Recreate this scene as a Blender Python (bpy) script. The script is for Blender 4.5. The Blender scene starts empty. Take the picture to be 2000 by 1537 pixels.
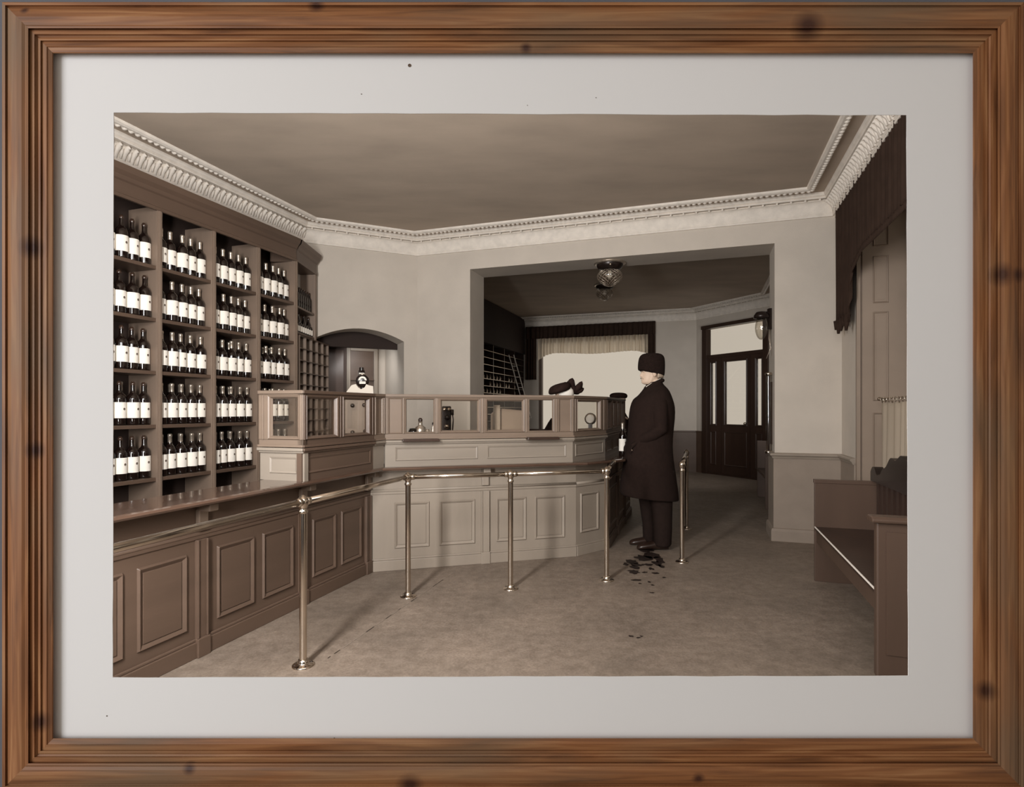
import bpy, math, random
from mathutils import Vector, Matrix
random.seed(7)
C = bpy.context.scene
COL = C.collection
F = 1105.0; H = 1.32; HY = 800.0           # focal length in pixels, eye height, horizon row
A = math.atan(370.0/1105.0); CA, SA = math.cos(A), math.sin(A)
def W(u, v, z=0.0): return Vector((u*CA+v*SA, -u*SA+v*CA, z))       # room axes -> world
def P(px, py, Y): return Vector(((px-1000)*Y/F, Y, H-(py-HY)*Y/F))
# ------------------------------------------------------------------ camera
cd = bpy.data.cameras.new('camera'); cam = bpy.data.objects.new('camera', cd); COL.objects.link(cam)
cam.location = (0, 0, H); cam.rotation_euler = (math.pi/2, 0, 0)
cd.sensor_width = 36; cd.lens = 36*F/2000; cd.shift_y = (HY-768.5)/2000; cd.clip_start = 0.02; cd.clip_end = 100
C.camera = cam
# ------------------------------------------------------------------ world and light
w = bpy.data.worlds.new('sky'); C.world = w; w.use_nodes = True
w.node_tree.nodes['Background'].inputs[0].default_value = (0.78, 0.715, 0.625, 1)
w.node_tree.nodes['Background'].inputs[1].default_value = 0.72
def area(name, loc, target, sx, sy, power, col=(1, 1, 1), spread=180):
    l = bpy.data.lights.new(name, 'AREA'); l.shape = 'RECTANGLE'; l.size = sx; l.size_y = sy
    l.energy = power; l.color = col; l.spread = math.radians(spread)
    o = bpy.data.objects.new(name, l); COL.objects.link(o); o.location = loc
    d = (Vector(target)-Vector(loc)); o.rotation_euler = d.to_track_quat('-Z', 'Y').to_euler(); return o
WARM = (1, .985, .965)
area('daylight_tall_window', (-1.35, 1.00, 1.92), (-0.5, 5, 1.35), .30, 1.75, 165, WARM)
area('front_fill', (0.2, 0.98, 2.75), (0.3, 5, 1.7), 2.2, .7, 42, WARM)  # added fill above the picture opening, lifts the whole room
area('left_fill', (-3.3, 1.1, 2.2), (-1.0, 6, 1.5), 1.3, 1.6, 24, WARM)  # added fill from the left front, no window behind it
area('rear_fill', W(1.15, 9.0, 1.9), W(-.6, 12.5, 1.2), 1.2, 1.2, 16, WARM, 95)  # added area lamp brightening the back room, out of view
area('studio_softbox_left', (-2.1, -1.1, 1.75), (-.1, .72, 1.35), 1.4, 1.6, 50, (.94, .965, 1))
area('studio_softbox_right', (2.1, -1.1, 1.75), (.1, .72, 1.35), 1.4, 1.6, 58, (.94, .965, 1))
C.view_settings.view_transform = 'Standard'; C.view_settings.look = 'None'
C.view_settings.exposure = 0.0; C.view_settings.gamma = 1.0; C.view_settings.use_curve_mapping = False
# ------------------------------------------------------------------ materials
def lin(c):
    c = c/255.0
    return c/12.92 if c <= .04045 else ((c+.055)/1.055)**2.4
def rgb(t): return (lin(t[0]), lin(t[1]), lin(t[2]), 1)
def mat(name, col, rough=.6, var=.12, scale=6, bump=.0, bscale=60, metal=0, stretch=None, coat=0, spec=.5):
    m = bpy.data.materials.new(name); m.use_nodes = True; nt = m.node_tree; N = nt.nodes; L = nt.links
    b = N['Principled BSDF']; b.inputs['Roughness'].default_value = rough; b.inputs['Metallic'].default_value = metal
    b.inputs['Coat Weight'].default_value = coat; b.inputs['Specular IOR Level'].default_value = spec
    tc = N.new('ShaderNodeTexCoord'); mp = N.new('ShaderNodeMapping'); L.new(tc.outputs['Object'], mp.inputs[0])
    if stretch: mp.inputs['Scale'].default_value = stretch
    n = N.new('ShaderNodeTexNoise'); n.inputs['Scale'].default_value = scale; n.inputs['Detail'].default_value = 6
    L.new(mp.outputs[0], n.inputs['Vector'])
    r = N.new('ShaderNodeValToRGB'); c = rgb(col)
    r.color_ramp.elements[0].position = .3; r.color_ramp.elements[1].position = .7
    r.color_ramp.elements[0].color = tuple(x*(1-var) for x in c[:3])+(1,)
    r.color_ramp.elements[1].color = tuple(min(1, x*(1+var)) for x in c[:3])+(1,)
    L.new(n.outputs[0], r.inputs[0]); L.new(r.outputs[0], b.inputs['Base Color'])
    if bump:
        n2 = N.new('ShaderNodeTexNoise'); n2.inputs['Scale'].default_value = bscale; n2.inputs['Detail'].default_value = 4
        L.new(mp.outputs[0], n2.inputs['Vector'])
        bp = N.new('ShaderNodeBump'); bp.inputs['Strength'].default_value = bump; bp.inputs['Distance'].default_value = .01
        L.new(n2.outputs[0], bp.inputs['Height']); L.new(bp.outputs[0], b.inputs['Normal'])
    return m
M = {}
M['plaster'] = mat('plaster', (200, 190, 178), .9, .05, 3, .12, 90)
M['plaster_low'] = mat('plaster_low', (146, 132, 119), .75, .07, 5, .1, 80)
M['ceiling'] = mat('ceiling_paint', (180, 164, 148), .9, .1, 1.4, .06, 60, stretch=(1, 2.5, 1))
M['stucco'] = mat('stucco', (228, 219, 208), .8, .08, 14, .25, 70)
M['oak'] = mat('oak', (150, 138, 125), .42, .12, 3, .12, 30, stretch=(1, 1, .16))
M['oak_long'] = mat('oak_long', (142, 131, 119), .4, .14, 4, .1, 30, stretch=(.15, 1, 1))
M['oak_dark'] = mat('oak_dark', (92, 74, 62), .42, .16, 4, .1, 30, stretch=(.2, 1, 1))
M['shelfwood'] = mat('shelf_wood', (128, 110, 96), .5, .14, 4, .1, 30, stretch=(1, 1, .2))
M['ledge'] = mat('polished_ledge', (84, 64, 53), .13, .15, 5, .02, 30, stretch=(1, .2, 1), coat=.5)
M['darkwood'] = mat('dark_wood', (58, 42, 34), .35, .2, 4, .08, 30, stretch=(1, 1, .2))
M['benchwood'] = mat('bench_wood', (84, 66, 55), .4, .14, 4, .08, 24, stretch=(1, 1, .2))
M['shutter'] = mat('shutter_paint', (142, 126, 112), .5, .06, 4, .05, 40)
M['brass'] = mat('brass', (208, 196, 182), .17, .08, 8, 0, metal=1)
M['darkmetal'] = mat('dark_metal', (40, 30, 26), .3, .1, 8, 0, metal=.3)
M['bottle'] = mat('bottle_glass', (26, 17, 14), .07, .1, 6, 0, coat=.6)
M['label'] = mat('label_paper', (248, 241, 230), .8, .02, 20)
M['ink'] = mat('ink', (92, 74, 60), .8, .1, 90)
M['foil'] = mat('foil', (196, 182, 166), .28, .15, 40, .2, 90, metal=.75)
M['cork'] = mat('neck_glass', (60, 44, 36), .08, .1, 10, 0, coat=.7)
M['coat'] = mat('coat_cloth', (38, 27, 23), .95, .12, 30, .15, 200, spec=.15)
M['fur'] = mat('fur', (35, 24, 20), .95, .3, 60, .8, 160, spec=.15)
M['trouser'] = mat('trouser_cloth', (37, 27, 23), .95, .12, 30, spec=.15)
M['leather'] = mat('leather', (48, 34, 28), .28, .1, 10)
M['skin'] = mat('skin', (214, 188, 166), .55, .04, 12)
M['hair'] = mat('hair', (188, 168, 148), .7, .25, 60, .5, 120)
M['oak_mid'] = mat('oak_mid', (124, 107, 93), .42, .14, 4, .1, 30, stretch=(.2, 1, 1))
M['hatcloth'] = mat('hat_cloth', (44, 31, 27), .9, .2, 20, .3, 80, spec=.1)
M['velvet'] = mat('velvet', (56, 43, 36), .95, .14, 8, .1, 60, spec=.1)
M['paper'] = mat('paper', (232, 222, 208), .85, .03, 10)
M['black'] = mat('black_enamel', (34, 25, 22), .25, .1, 10)
M['wallgrey'] = mat('studio_grey', (92, 92, 98), .9, .05, 4)
M['gap'] = mat('deep_shadow_wood', (44, 30, 23), .8, .1, 4)  # dark brown with the shade of recesses put into the colour
def frame_wood(name, knots):
    m = bpy.data.materials.new(name); m.use_nodes = True; nt = m.node_tree; N = nt.nodes; L = nt.links
    b = N['Principled BSDF']; b.inputs['Roughness'].default_value = .55; b.inputs['Specular IOR Level'].default_value = .35
    tc = N.new('ShaderNodeTexCoord')
    def noise(sc, s, det=6, dist=0):
        mp = N.new('ShaderNodeMapping'); mp.inputs['Scale'].default_value = s; L.new(tc.outputs['Object'], mp.inputs[0])
        n = N.new('ShaderNodeTexNoise'); n.inputs['Scale'].default_value = sc; n.inputs['Detail'].default_value = det
        n.inputs['Distortion'].default_value = dist; L.new(mp.outputs[0], n.inputs['Vector']); return n
    n1 = noise(60, (.09, 1.9, .6), 7, .8); r = N.new('ShaderNodeValToRGB'); e = r.color_ramp.elements
    e[0].position = .28; e[0].color = rgb((100, 62, 36)); e[1].position = .72; e[1].color = rgb((164, 118, 78))
    x = e.new(.5); x.color = rgb((138, 90, 54)); L.new(n1.outputs[0], r.inputs[0])
    n2 = noise(9, (.35, 1.5, 1), 3, .3); r2 = N.new('ShaderNodeValToRGB')
    r2.color_ramp.elements[0].position = .45; r2.color_ramp.elements[1].position = .72
    L.new(n2.outputs[0], r2.inputs[0])
    mx = N.new('ShaderNodeMix'); mx.data_type = 'RGBA'; ml = N.new('ShaderNodeMath'); ml.operation = 'MULTIPLY'; ml.inputs[1].default_value = .75
    L.new(r2.outputs[0], ml.inputs[0]); L.new(ml.outputs[0], mx.inputs[0]); L.new(r.outputs[0], mx.inputs[6]); mx.inputs[7].default_value = rgb((112, 92, 72))
    out = mx.outputs[2]
    for (kx, ky, kr) in knots:
        mp = N.new('ShaderNodeMapping'); mp.vector_type = 'POINT'
        mp.inputs['Scale'].default_value = (1/kr, 1.1/kr, 0); mp.inputs['Location'].default_value = (-kx/kr, -ky*1.1/kr, 0)
        L.new(tc.outputs['Object'], mp.inputs[0])
        ln = N.new('ShaderNodeVectorMath'); ln.operation = 'LENGTH'; L.new(mp.outputs[0], ln.inputs[0])
        mr = N.new('ShaderNodeMapRange'); mr.inputs[1].default_value = .35; mr.inputs[2].default_value = 1.5
        mr.inputs[3].default_value = .85; mr.inputs[4].default_value = 0; L.new(ln.outputs['Value'], mr.inputs[0])
        k = N.new('ShaderNodeMix'); k.data_type = 'RGBA'; L.new(mr.outputs[0], k.inputs[0]); L.new(out, k.inputs[6])
        k.inputs[7].default_value = rgb((52, 24, 20)); out = k.outputs[2]
    L.new(out, b.inputs['Base Color'])
    bp = N.new('ShaderNodeBump'); bp.inputs['Strength'].default_value = .15; bp.inputs['Distance'].default_value = .002
    L.new(n1.outputs[0], bp.inputs['Height']); L.new(bp.outputs[0], b.inputs['Normal'])
    return m
def glass(name, tint=(1, .98, .95), gl=.10, rough=.02):
    m = bpy.data.materials.new(name); m.use_nodes = True; nt = m.node_tree; N = nt.nodes; L = nt.links
    for n in list(N): N.remove(n)
    o = N.new('ShaderNodeOutputMaterial'); t = N.new('ShaderNodeBsdfTransparent'); t.inputs[0].default_value = tint+(1,)
    g = N.new('ShaderNodeBsdfGlossy'); g.inputs['Roughness'].default_value = rough
    fr = N.new('ShaderNodeLayerWeight'); fr.inputs[0].default_value = .25
    ma = N.new('ShaderNodeMath'); ma.operation = 'MULTIPLY_ADD'; ma.inputs[1].default_value = .3; ma.inputs[2].default_value = gl*.4
    L.new(fr.outputs['Fresnel'], ma.inputs[0])
    mx = N.new('ShaderNodeMixShader'); L.new(ma.outputs[0], mx.inputs[0]); L.new(t.outputs[0], mx.inputs[1]); L.new(g.outputs[0], mx.inputs[2])
    L.new(mx.outputs[0], o.inputs[0]); return m
M['pane'] = glass('window_glass')
M['pane_rear'] = glass('hazy_window_glass', (1, .98, .95), .0, .45)
M['thinglass'] = glass('thin_glass', (.86, .83, .78), .35, .05)
def sheer(name, col, tr=.6):
    m = bpy.data.materials.new(name); m.use_nodes = True; nt = m.node_tree; N = nt.nodes; L = nt.links
    for n in list(N): N.remove(n)
    o = N.new('ShaderNodeOutputMaterial'); d = N.new('ShaderNodeBsdfDiffuse'); d.inputs[0].default_value = rgb(col)
    t = N.new('ShaderNodeBsdfTranslucent'); t.inputs[0].default_value = rgb(col)
    mx = N.new('ShaderNodeMixShader'); mx.inputs[0].default_value = tr
    L.new(d.outputs[0], mx.inputs[1]); L.new(t.outputs[0], mx.inputs[2]); L.new(mx.outputs[0], o.inputs[0]); return m
M['sheer'] = sheer('sheer_cloth', (243, 234, 220), .85)
M['curtain'] = sheer('curtain_cloth', (196, 182, 164), .35)
def floor_mat():
    m = mat('linoleum', (130, 117, 105), .55, .16, 2.2, .05, 120)
    nt = m.node_tree; N = nt.nodes; L = nt.links; b = N['Principled BSDF']
    src = b.inputs['Base Color'].links[0].from_socket
    tc = N['Texture Coordinate']
    n = N.new('ShaderNodeTexNoise'); n.inputs['Scale'].default_value = 14; n.inputs['Detail'].default_value = 8; n.inputs['Roughness'].default_value = .7
    L.new(tc.outputs['Object'], n.inputs['Vector'])
    r = N.new('ShaderNodeValToRGB'); r.color_ramp.elements[0].position = .38; r.color_ramp.elements[1].position = .66
    r.color_ramp.elements[0].color = (.78, .76, .74, 1); r.color_ramp.elements[1].color = (1.12, 1.12, 1.12, 1)
    L.new(n.outputs[0], r.inputs[0])
    mx = N.new('ShaderNodeMix'); mx.data_type = 'RGBA'; mx.blend_type = 'MULTIPLY'; mx.inputs[0].default_value = 1
    L.new(src, mx.inputs[6]); L.new(r.outputs[0], mx.inputs[7])
    n3 = N.new('ShaderNodeTexNoise'); n3.inputs['Scale'].default_value = 75; n3.inputs['Detail'].default_value = 5; n3.inputs['Roughness'].default_value = .8
    L.new(tc.outputs['Object'], n3.inputs['Vector'])
    r3 = N.new('ShaderNodeValToRGB'); r3.color_ramp.elements[0].position = .36; r3.color_ramp.elements[1].position = .64
    r3.color_ramp.elements[0].color = (.80, .79, .78, 1); r3.color_ramp.elements[1].color = (1.16, 1.16, 1.16, 1); L.new(n3.outputs[0], r3.inputs[0])
    m3 = N.new('ShaderNodeMix'); m3.data_type = 'RGBA'; m3.blend_type = 'MULTIPLY'; m3.inputs[0].default_value = 1
    L.new(mx.outputs[2], m3.inputs[6]); L.new(r3.outputs[0], m3.inputs[7]); L.new(m3.outputs[2], b.inputs['Base Color'])
    return m
M['floor'] = floor_mat()
M['wet'] = mat('wet_stain', (40, 29, 24), .55, .3, 20)
# ------------------------------------------------------------------ mesh helpers
class MB:
    def __init__(s): s.v = []; s.f = []; s.m = []; s.s = []
    def add(s, vs, fs, m=0, smooth=False):
        k = len(s.v); s.v += [tuple(x) for x in vs]
        for f in fs: s.f.append([k+i for i in f]); s.m.append(m); s.s.append(smooth)
        return s
    def box(s, x0, x1, y0, y1, z0, z1, m=0):
        vs = [(x, y, z) for z in (z0, z1) for (x, y) in ((x0, y0), (x1, y0), (x1, y1), (x0, y1))]
        return s.add(vs, [(0, 3, 2, 1), (4, 5, 6, 7), (0, 1, 5, 4), (1, 2, 6, 5), (2, 3, 7, 6), (3, 0, 4, 7)], m)
    def prism(s, pts, z0, z1, m=0):                         # plan polygon, extruded upward
        n = len(pts); vs = [(p[0], p[1], z0) for p in pts]+[(p[0], p[1], z1) for p in pts]
        return s.add(vs, [list(range(n))[::-1], list(range(n, 2*n))]+[(i, (i+1) % n, n+(i+1) % n, n+i) for i in range(n)], m)
    def prof(s, pts, y0, y1, m=0):                          # x-z polygon, extruded along y
        n = len(pts); vs = [(p[0], y0, p[1]) for p in pts]+[(p[0], y1, p[1]) for p in pts]
        return s.add(vs, [list(range(n)), list(range(n, 2*n))[::-1]]+[(i, n+i, n+(i+1) % n, (i+1) % n) for i in range(n)], m)
    def lathe(s, pr, c=(0, 0, 0), n=24, m=0, axis='z', a0=0, a1=360, smooth=True):
        vs = []; full = abs(a1-a0) >= 360; k = n if full else n+1
        for (r, z) in pr:
            for i in range(k):
                a = math.radians(a0+(a1-a0)*i/n); p = (r*math.cos(a), r*math.sin(a), z)
                if axis == 'y': p = (p[0], p[2], p[1])
                if axis == 'x': p = (p[2], p[0], p[1])
                vs.append((p[0]+c[0], p[1]+c[1], p[2]+c[2]))
        fs = []
        for j in range(len(pr)-1):
            for i in range(n):
                i2 = (i+1) % k
                fs.append((j*k+i, j*k+i2, (j+1)*k+i2, (j+1)*k+i))
        return s.add(vs, fs, m, smooth)
    def tube(s, pts, r, n=12, m=0, cap=True, flat=1.0):
        pts = [Vector(p) for p in pts]; rs = r if isinstance(r, (list, tuple)) else [r]*len(pts)
        vs = []; t0 = None; up = None
        for i, p in enumerate(pts):
            t = (pts[min(i+1, len(pts)-1)]-pts[max(i-1, 0)]).normalized()
            if up is None:
                up = Vector((0, 0, 1)) if abs(t.z) < .9 else Vector((0, 1, 0))
            a = t.cross(up).normalized(); b2 = a.cross(t).normalized(); up = b2
            for k in range(n):
                g = 2*math.pi*k/n; vs.append(p+(a*math.cos(g)+b2*math.sin(g)*flat)*rs[i])
        fs = [(i*n+k, i*n+(k+1) % n, (i+1)*n+(k+1) % n, (i+1)*n+k) for i in range(len(pts)-1) for k in range(n)]
        if cap: fs += [list(range(n))[::-1], [(len(pts)-1)*n+k for k in range(n)]]
        return s.add(vs, fs, m, True)
    def ball(s, c, r, n=12, m=0, sc=(1, 1, 1)):
        vs = []; fs = []; R = n//2
        for j in range(R+1):
            t = math.pi*j/R
            for i in range(n):
                a = 2*math.pi*i/n
                vs.append((c[0]+r*sc[0]*math.sin(t)*math.cos(a), c[1]+r*sc[1]*math.sin(t)*math.sin(a), c[2]+r*sc[2]*math.cos(t)))
        for j in range(R):
            for i in range(n): fs.append((j*n+i, (j+1)*n+i, (j+1)*n+(i+1) % n, j*n+(i+1) % n))
        return s.add(vs, fs, m, True)
    def loft(s, rings, m=0, cap=True, smooth=True):
        n = len(rings[0]); vs = [p for r in rings for p in r]
        fs = [(i*n+k, i*n+(k+1) % n, (i+1)*n+(k+1) % n, (i+1)*n+k) for i in range(len(rings)-1) for k in range(n)]
        if cap: fs += [list(range(n))[::-1], [(len(rings)-1)*n+k for k in range(n)]]
        return s.add(vs, fs, m, smooth)
    def ring(s, x0, x1, z0, z1, y, w=.02, d=.012, dep=.006, m=0):   # moulded rectangle facing -y
        L = [(0, 0), (w*.3, -d), (w*.6, -d*.6), (w, dep)]
        R = [[(x0+o, y+q, z0+o), (x1-o, y+q, z0+o), (x1-o, y+q, z1-o), (x0+o, y+q, z1-o)] for o, q in L]
        return s.loft(R, m, cap=False, smooth=False)
    def build(s, name, mats, parent=None, loc=None, rz=0, bevel=0, sub=0, remesh=0):
        me = bpy.data.meshes.new(name); me.from_pydata(s.v, [], s.f)
        for x in (mats if isinstance(mats, (list, tuple)) else [mats]): me.materials.append(M[x] if isinstance(x, str) else x)
        for p, mi, sm in zip(me.polygons, s.m, s.s): p.material_index = mi; p.use_smooth = sm
        me.update(); o = bpy.data.objects.new(name, me); COL.objects.link(o)
        if parent is not None: o.parent = parent
        if loc is not None: o.location = loc
        if rz: o.rotation_euler = (0, 0, rz)
        if remesh:
            r = o.modifiers.new('r', 'REMESH'); r.mode = 'VOXEL'; r.voxel_size = remesh; r.use_smooth_shade = True
            q = o.modifiers.new('q', 'SMOOTH'); q.factor = .5; q.iterations = 2
        if bevel:
            b = o.modifiers.new('b', 'BEVEL'); b.width = bevel; b.segments = 2; b.limit_method = 'ANGLE'; b.angle_limit = math.radians(40)
        if sub:
            q = o.modifiers.new('s', 'SUBSURF'); q.levels = sub; q.render_levels = sub
        return o
def tag(o, label, cat, group=None, kind=None):
    o['label'] = label; o['category'] = cat
    if group: o['group'] = group
    if kind: o['kind'] = kind
    return o
def thing(name, loc, rz, label, cat, group=None):
    o = bpy.data.objects.new(name, None); COL.objects.link(o); o.location = loc; o.rotation_euler = (0, 0, rz)
    o.empty_display_size = .05
    return tag(o, label, cat, group)
def struct(o): o['kind'] = 'structure'; return o
KIDS = {}
def dup(root, loc, rz, label, group=None):
    if root.name not in KIDS:
        KIDS[root.name] = [o for o in bpy.data.objects if o.parent == root]
        for k in KIDS[root.name]: KIDS[k.name] = [o for o in bpy.data.objects if o.parent == k]
    r = root.copy(); COL.objects.link(r); r.location = loc; r.rotation_euler = (0, 0, rz); r['label'] = label
    if group: r['group'] = group
    for ch in KIDS[root.name]:
        c = ch.copy(); COL.objects.link(c); c.parent = r
        for g in KIDS[ch.name]: d = g.copy(); COL.objects.link(d); d.parent = c
    return r
def off(poly, d):                                            # offset an open plan polyline to its right by d
    out = []; P2 = [Vector(p[:2]) for p in poly]
    for i, p in enumerate(P2):
        ns = []
        if i > 0: t = (p-P2[i-1]).normalized(); ns.append(Vector((t.y, -t.x)))
        if i < len(P2)-1: t = (P2[i+1]-p).normalized(); ns.append(Vector((t.y, -t.x)))
        if len(ns) == 1: out.append(p+ns[0]*d)
        else:
            b = (ns[0]+ns[1]).normalized(); out.append(p+b*(d/max(.2, b.dot(ns[0]))))
    return out
def sweep(mb, poly, prof, m=0, smooth=False, cap=False):                # profile of (inward offset, z)
    rows = [[(q.x, q.y, z) for q in off(poly, o)] for o, z in prof]; n = len(poly)
    vs = [p for r in rows for p in r]
    fs = [(i*n+k, (i+1)*n+k, (i+1)*n+k+1, i*n+k+1) for i in range(len(prof)-1) for k in range(n-1)]
    mb.add(vs, fs, m, smooth)
    if cap: mb.add(vs, [[i*n for i in range(len(prof))], [i*n+n-1 for i in range(len(prof))][::-1]], m)
    return mb
def wp(u, v): q = W(u, v); return (q.x, q.y)
def frame_of(p1, p2):                                        # local x runs p1->p2, local -y faces the customers
    d = Vector(p2[:2])-Vector(p1[:2]); return Vector((p1[0], p1[1], 0)), math.atan2(d.y, d.x), d.length
def hit(px, p1, p2):                                         # where the ray of column px meets the plan line; returns (s, Y)
    t = (px-1000)/F; dx, dy = p2[0]-p1[0], p2[1]-p1[1]; L = math.hypot(dx, dy)
    k = (t*p1[1]-p1[0])/(dx-t*dy); return k*L, p1[1]+k*dy
def wall(name, p1, p2, z0, z1, th, mats, holes=(), parent=None, extra=None):
    o, a, L = frame_of(p1, p2); mb = MB(); xs = sorted(set([0, L]+[h[0] for h in holes]+[h[1] for h in holes]))
    for x0, x1 in zip(xs, xs[1:]):
        zz = z0
        for h in sorted([h for h in holes if h[0] <= x0+1e-6 and h[1] >= x1-1e-6], key=lambda h: h[2]):
            if h[2] > zz: mb.box(x0, x1, 0, th, zz, h[2])
            zz = h[3]
        if zz < z1: mb.box(x0, x1, 0, th, zz, z1)
    if extra: extra(mb)
    return struct(mb.build(name, mats, parent, o, a))
# ------------------------------------------------------------------ the framed window: front wall, pine frame, white mat
YF, YM = .72, .7235
mb = MB()
hx0, hx1, hz0, hz1 = -.62, .615, .90, 1.785
mb.box(-5.2, hx0, .755, .86, 0, 3.75); mb.box(hx1, 3.2, .755, .86, 0, 3.75)
mb.box(hx0, hx1, .755, .86, 0, hz0); mb.box(hx0, hx1, .755, .86, hz1, 3.75)
struct(mb.build('wall_front', 'wallgrey'))
fr = thing('picture_frame', (0, YF, H-(770-HY)*YF/F), 0, 'large pine picture frame with a white mat around the sepia shop interior', 'picture frame')
fz = fr.location.z
k = YF/F
X0, X1, Z1_, Z0_ = (4-1000)*k, (2000-1000)*k, H-(4-HY)*k-fz, H-(1542-HY)*k-fz
PR = [(0, -.034), (0, .020), (1, .023), (6, .023), (8, .019), (10, .017), (12, .021), (18, .0265), (28, .029), (38, .028), (45, .025), (47, .027), (51, .026), (52.5, .018), (54, .019), (63, .0205), (65, .016),
      (69, .0135), (72, .0165), (75, .0165), (77, .012), (80, .013), (87, .0145), (88.5, .0125), (98, .0095), (100, .008), (100.3, -.034)]
PR = [(a_, (h_*.52 if h_ > 0 else h_)) for a_, h_ in PR]
def frame_rail(length, cx, cz, rot, knots, nm):
    mb = MB(); n = len(PR); vs = []
    e = Matrix(((1, 0, 0), (0, 0, -1), (0, 1, 0))).to_4x4()
    MX_ = Matrix.Translation((cx, 0, cz)) @ Matrix.Rotation(rot, 4, 'Y') @ e; inv = MX_.inverted()
    for side in (-1, 1):
        for (o, h) in PR:
            Y = YF-h; l, t_, r_, b_ = 4+o, 4+o, 2000-o, 1542-o
            if nm == 'pine_top': px, py = (l if side < 0 else r_), t_
            elif nm == 'pine_bottom': px, py = (r_ if side < 0 else l), b_
            elif nm == 'pine_left': px, py = l, (b_ if side < 0 else t_)
            else: px, py = r_, (t_ if side < 0 else b_)
            vs.append(inv @ (Vector(((px-1000)*Y/F, Y, H-(py-HY)*Y/F))-fr.location))
    fs = [(i, i+1, n+i+1, n+i) for i in range(n-1)]+[list(range(n))[::-1], list(range(n, 2*n))]
    mb.add(vs, fs)
    o = mb.build('frame_rail', frame_wood(nm, knots), fr)
    # local x along the rail, local y outward from the picture, local z towards the viewer
    o.matrix_basis = MX_
    return o
Wd, Hd = X1-X0, Z1_-Z0_
mid = (X0+X1)/2; mz = (Z0_+Z1_)/2
def kn(lst): return [(a*k, -b*k, c*k) for a, b, c in lst]
frame_rail(Wd, mid, Z1_, 0, kn([(-378, 20, 13), (566, 60, 24), (25, 96, 9), (-937, 30, 7)]), 'pine_top')
frame_rail(Wd, mid, Z0_, math.pi, kn([(198, 22, 20), (-355, 36, 10), (620, 54, 10)]), 'pine_bottom')
frame_rail(Hd, X0, mz, -math.pi/2, kn([(-630, 85, 16), (-105, 78, 14), (285, 72, 18)]), 'pine_left')
frame_rail(Hd, X1, mz, math.pi/2, kn([(-232, 60, 18), (-232, 28, 12), (570, 85, 16)]), 'pine_right')
km = YM/F
def mzv(py): return H-(py-HY)*km-fz
def mxv(px): return (px-1000)*km
ox0, ox1, oz1, oz0 = mxv(80), mxv(1925), mzv(80), mzv(1460)
mb = MB(); y0, y1 = YM-YF, YM-YF+.0008
# the four cut edges wander a little, as in the hand-cut opening
cut = []
for i in range(25): t = i/24; cut.append((222+t*1549, 220+t*5+random.uniform(-.7, .7)))
for i in range(1, 20): t = i/20; cut.append((1771+t*3+random.uniform(-.6, .6), 225+t*1095))
for i in range(25): t = i/24; cut.append((1774-t*1554, 1320+t*3+random.uniform(-.7, .7)))
for i in range(1, 20): t = i/20; cut.append((220+t*2+random.uniform(-.5, .5), 1323-t*1103))
outer = []
for (px, py) in cut:
    i = len(outer)
    if i < 25: outer.append((80+(px-222)/1549*1845, 80))
    elif i < 44: outer.append((1925, 80+(py-225)/1095*1380))
    elif i < 69: outer.append((80+(px-220)/1554*1845, 1460))
    else: outer.append((80, 80+(py-220)/1103*1380))
n = len(cut)
vs = [(mxv(a), y0, mzv(b)) for a, b in outer]+[(mxv(a), y0, mzv(b)) for a, b in cut]+[(mxv(a), y1, mzv(b)) for a, b in cut]
mb.add(vs, [(i, (i+1) % n, n+(i+1) % n, n+i) for i in range(n)]+[(n+i, n+(i+1) % n, 2*n+(i+1) % n, 2*n+i) for i in range(n)])
M['mat'] = mat('mat_board', (226, 224, 223), .9, .012, 2)
mo = mb.build('mat', 'mat', fr); mo['label'] = 'white card mat with a hand cut opening'
for (px, py, r) in ((800, 128, 3.4), (706, 184, 1.0), (1164, 191, .9), (653, 1441, 1), (209, 1398, 1.3), (1030, 206, .8)):
    MB().lathe([(0.0001, 0), (r*km, 0)], (mxv(px), y0-.0004, mzv(py)), 10, axis='y').build('mat_speck', 'ink', mo)
for (px, py, rot) in ((45, 45, 0), (1952, 48, 0)): pass
# ------------------------------------------------------------------ the shop: floor, walls, ceiling
ZC = 3.43
mb = MB(); mb.prism([wp(-5.6, -1.5), wp(2.6, -1.5), wp(2.6, 13.4), wp(-5.6, 13.4)][::1], -.1, 0)
fl = struct(mb.build('floor', 'floor'))
mb = MB(); mb.prism([wp(-5.0, -1.5), wp(1.9, -1.5), wp(1.9, 13.2), wp(-5.0, 13.2)], ZC, ZC+.12)
struct(mb.build('ceiling', 'ceiling'))
LW, D0, D1, RW = -4.29, (-4.29, 5.33), (-3.33, 6.26), 1.30
wall('wall_left', wp(LW, -.9), wp(*D0), 0, ZC, -0.0001+.25, ['plaster'])
# arched doorway in the slanting wall
pD0, pD1 = wp(*D0), wp(*D1)
sL, _ = hit(618, pD0, pD1); sR, YR = hit(789, pD0, pD1)
def arch(mb):
    n = 28; L = sR-sL; zs = 2.15; rise = .13
    for i in range(n):
        a, b = sL+L*i/n, sL+L*(i+1)/n
        za, zb = [zs+rise*(1-((q-(sL+sR)/2)/(L/2))**2) for q in (a, b)]
        th = .32
        vs = [(a, 0, za), (b, 0, zb), (b, 0, ZC), (a, 0, ZC), (a, th, za), (b, th, zb), (b, th, ZC), (a, th, ZC)]
        mb.add(vs, [(0, 1, 2, 3), (5, 4, 7, 6), (4, 5, 1, 0), (2, 6, 7, 3)])
wall('wall_corner', pD0, pD1, 0, ZC, .32, ['plaster'], [(sL, sR, 0, ZC)], extra=arch)
pB0, pB1 = wp(-3.33, 6.26), wp(RW, 6.26)
oL = -2.625+3.33; oR = .701+3.33
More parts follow.
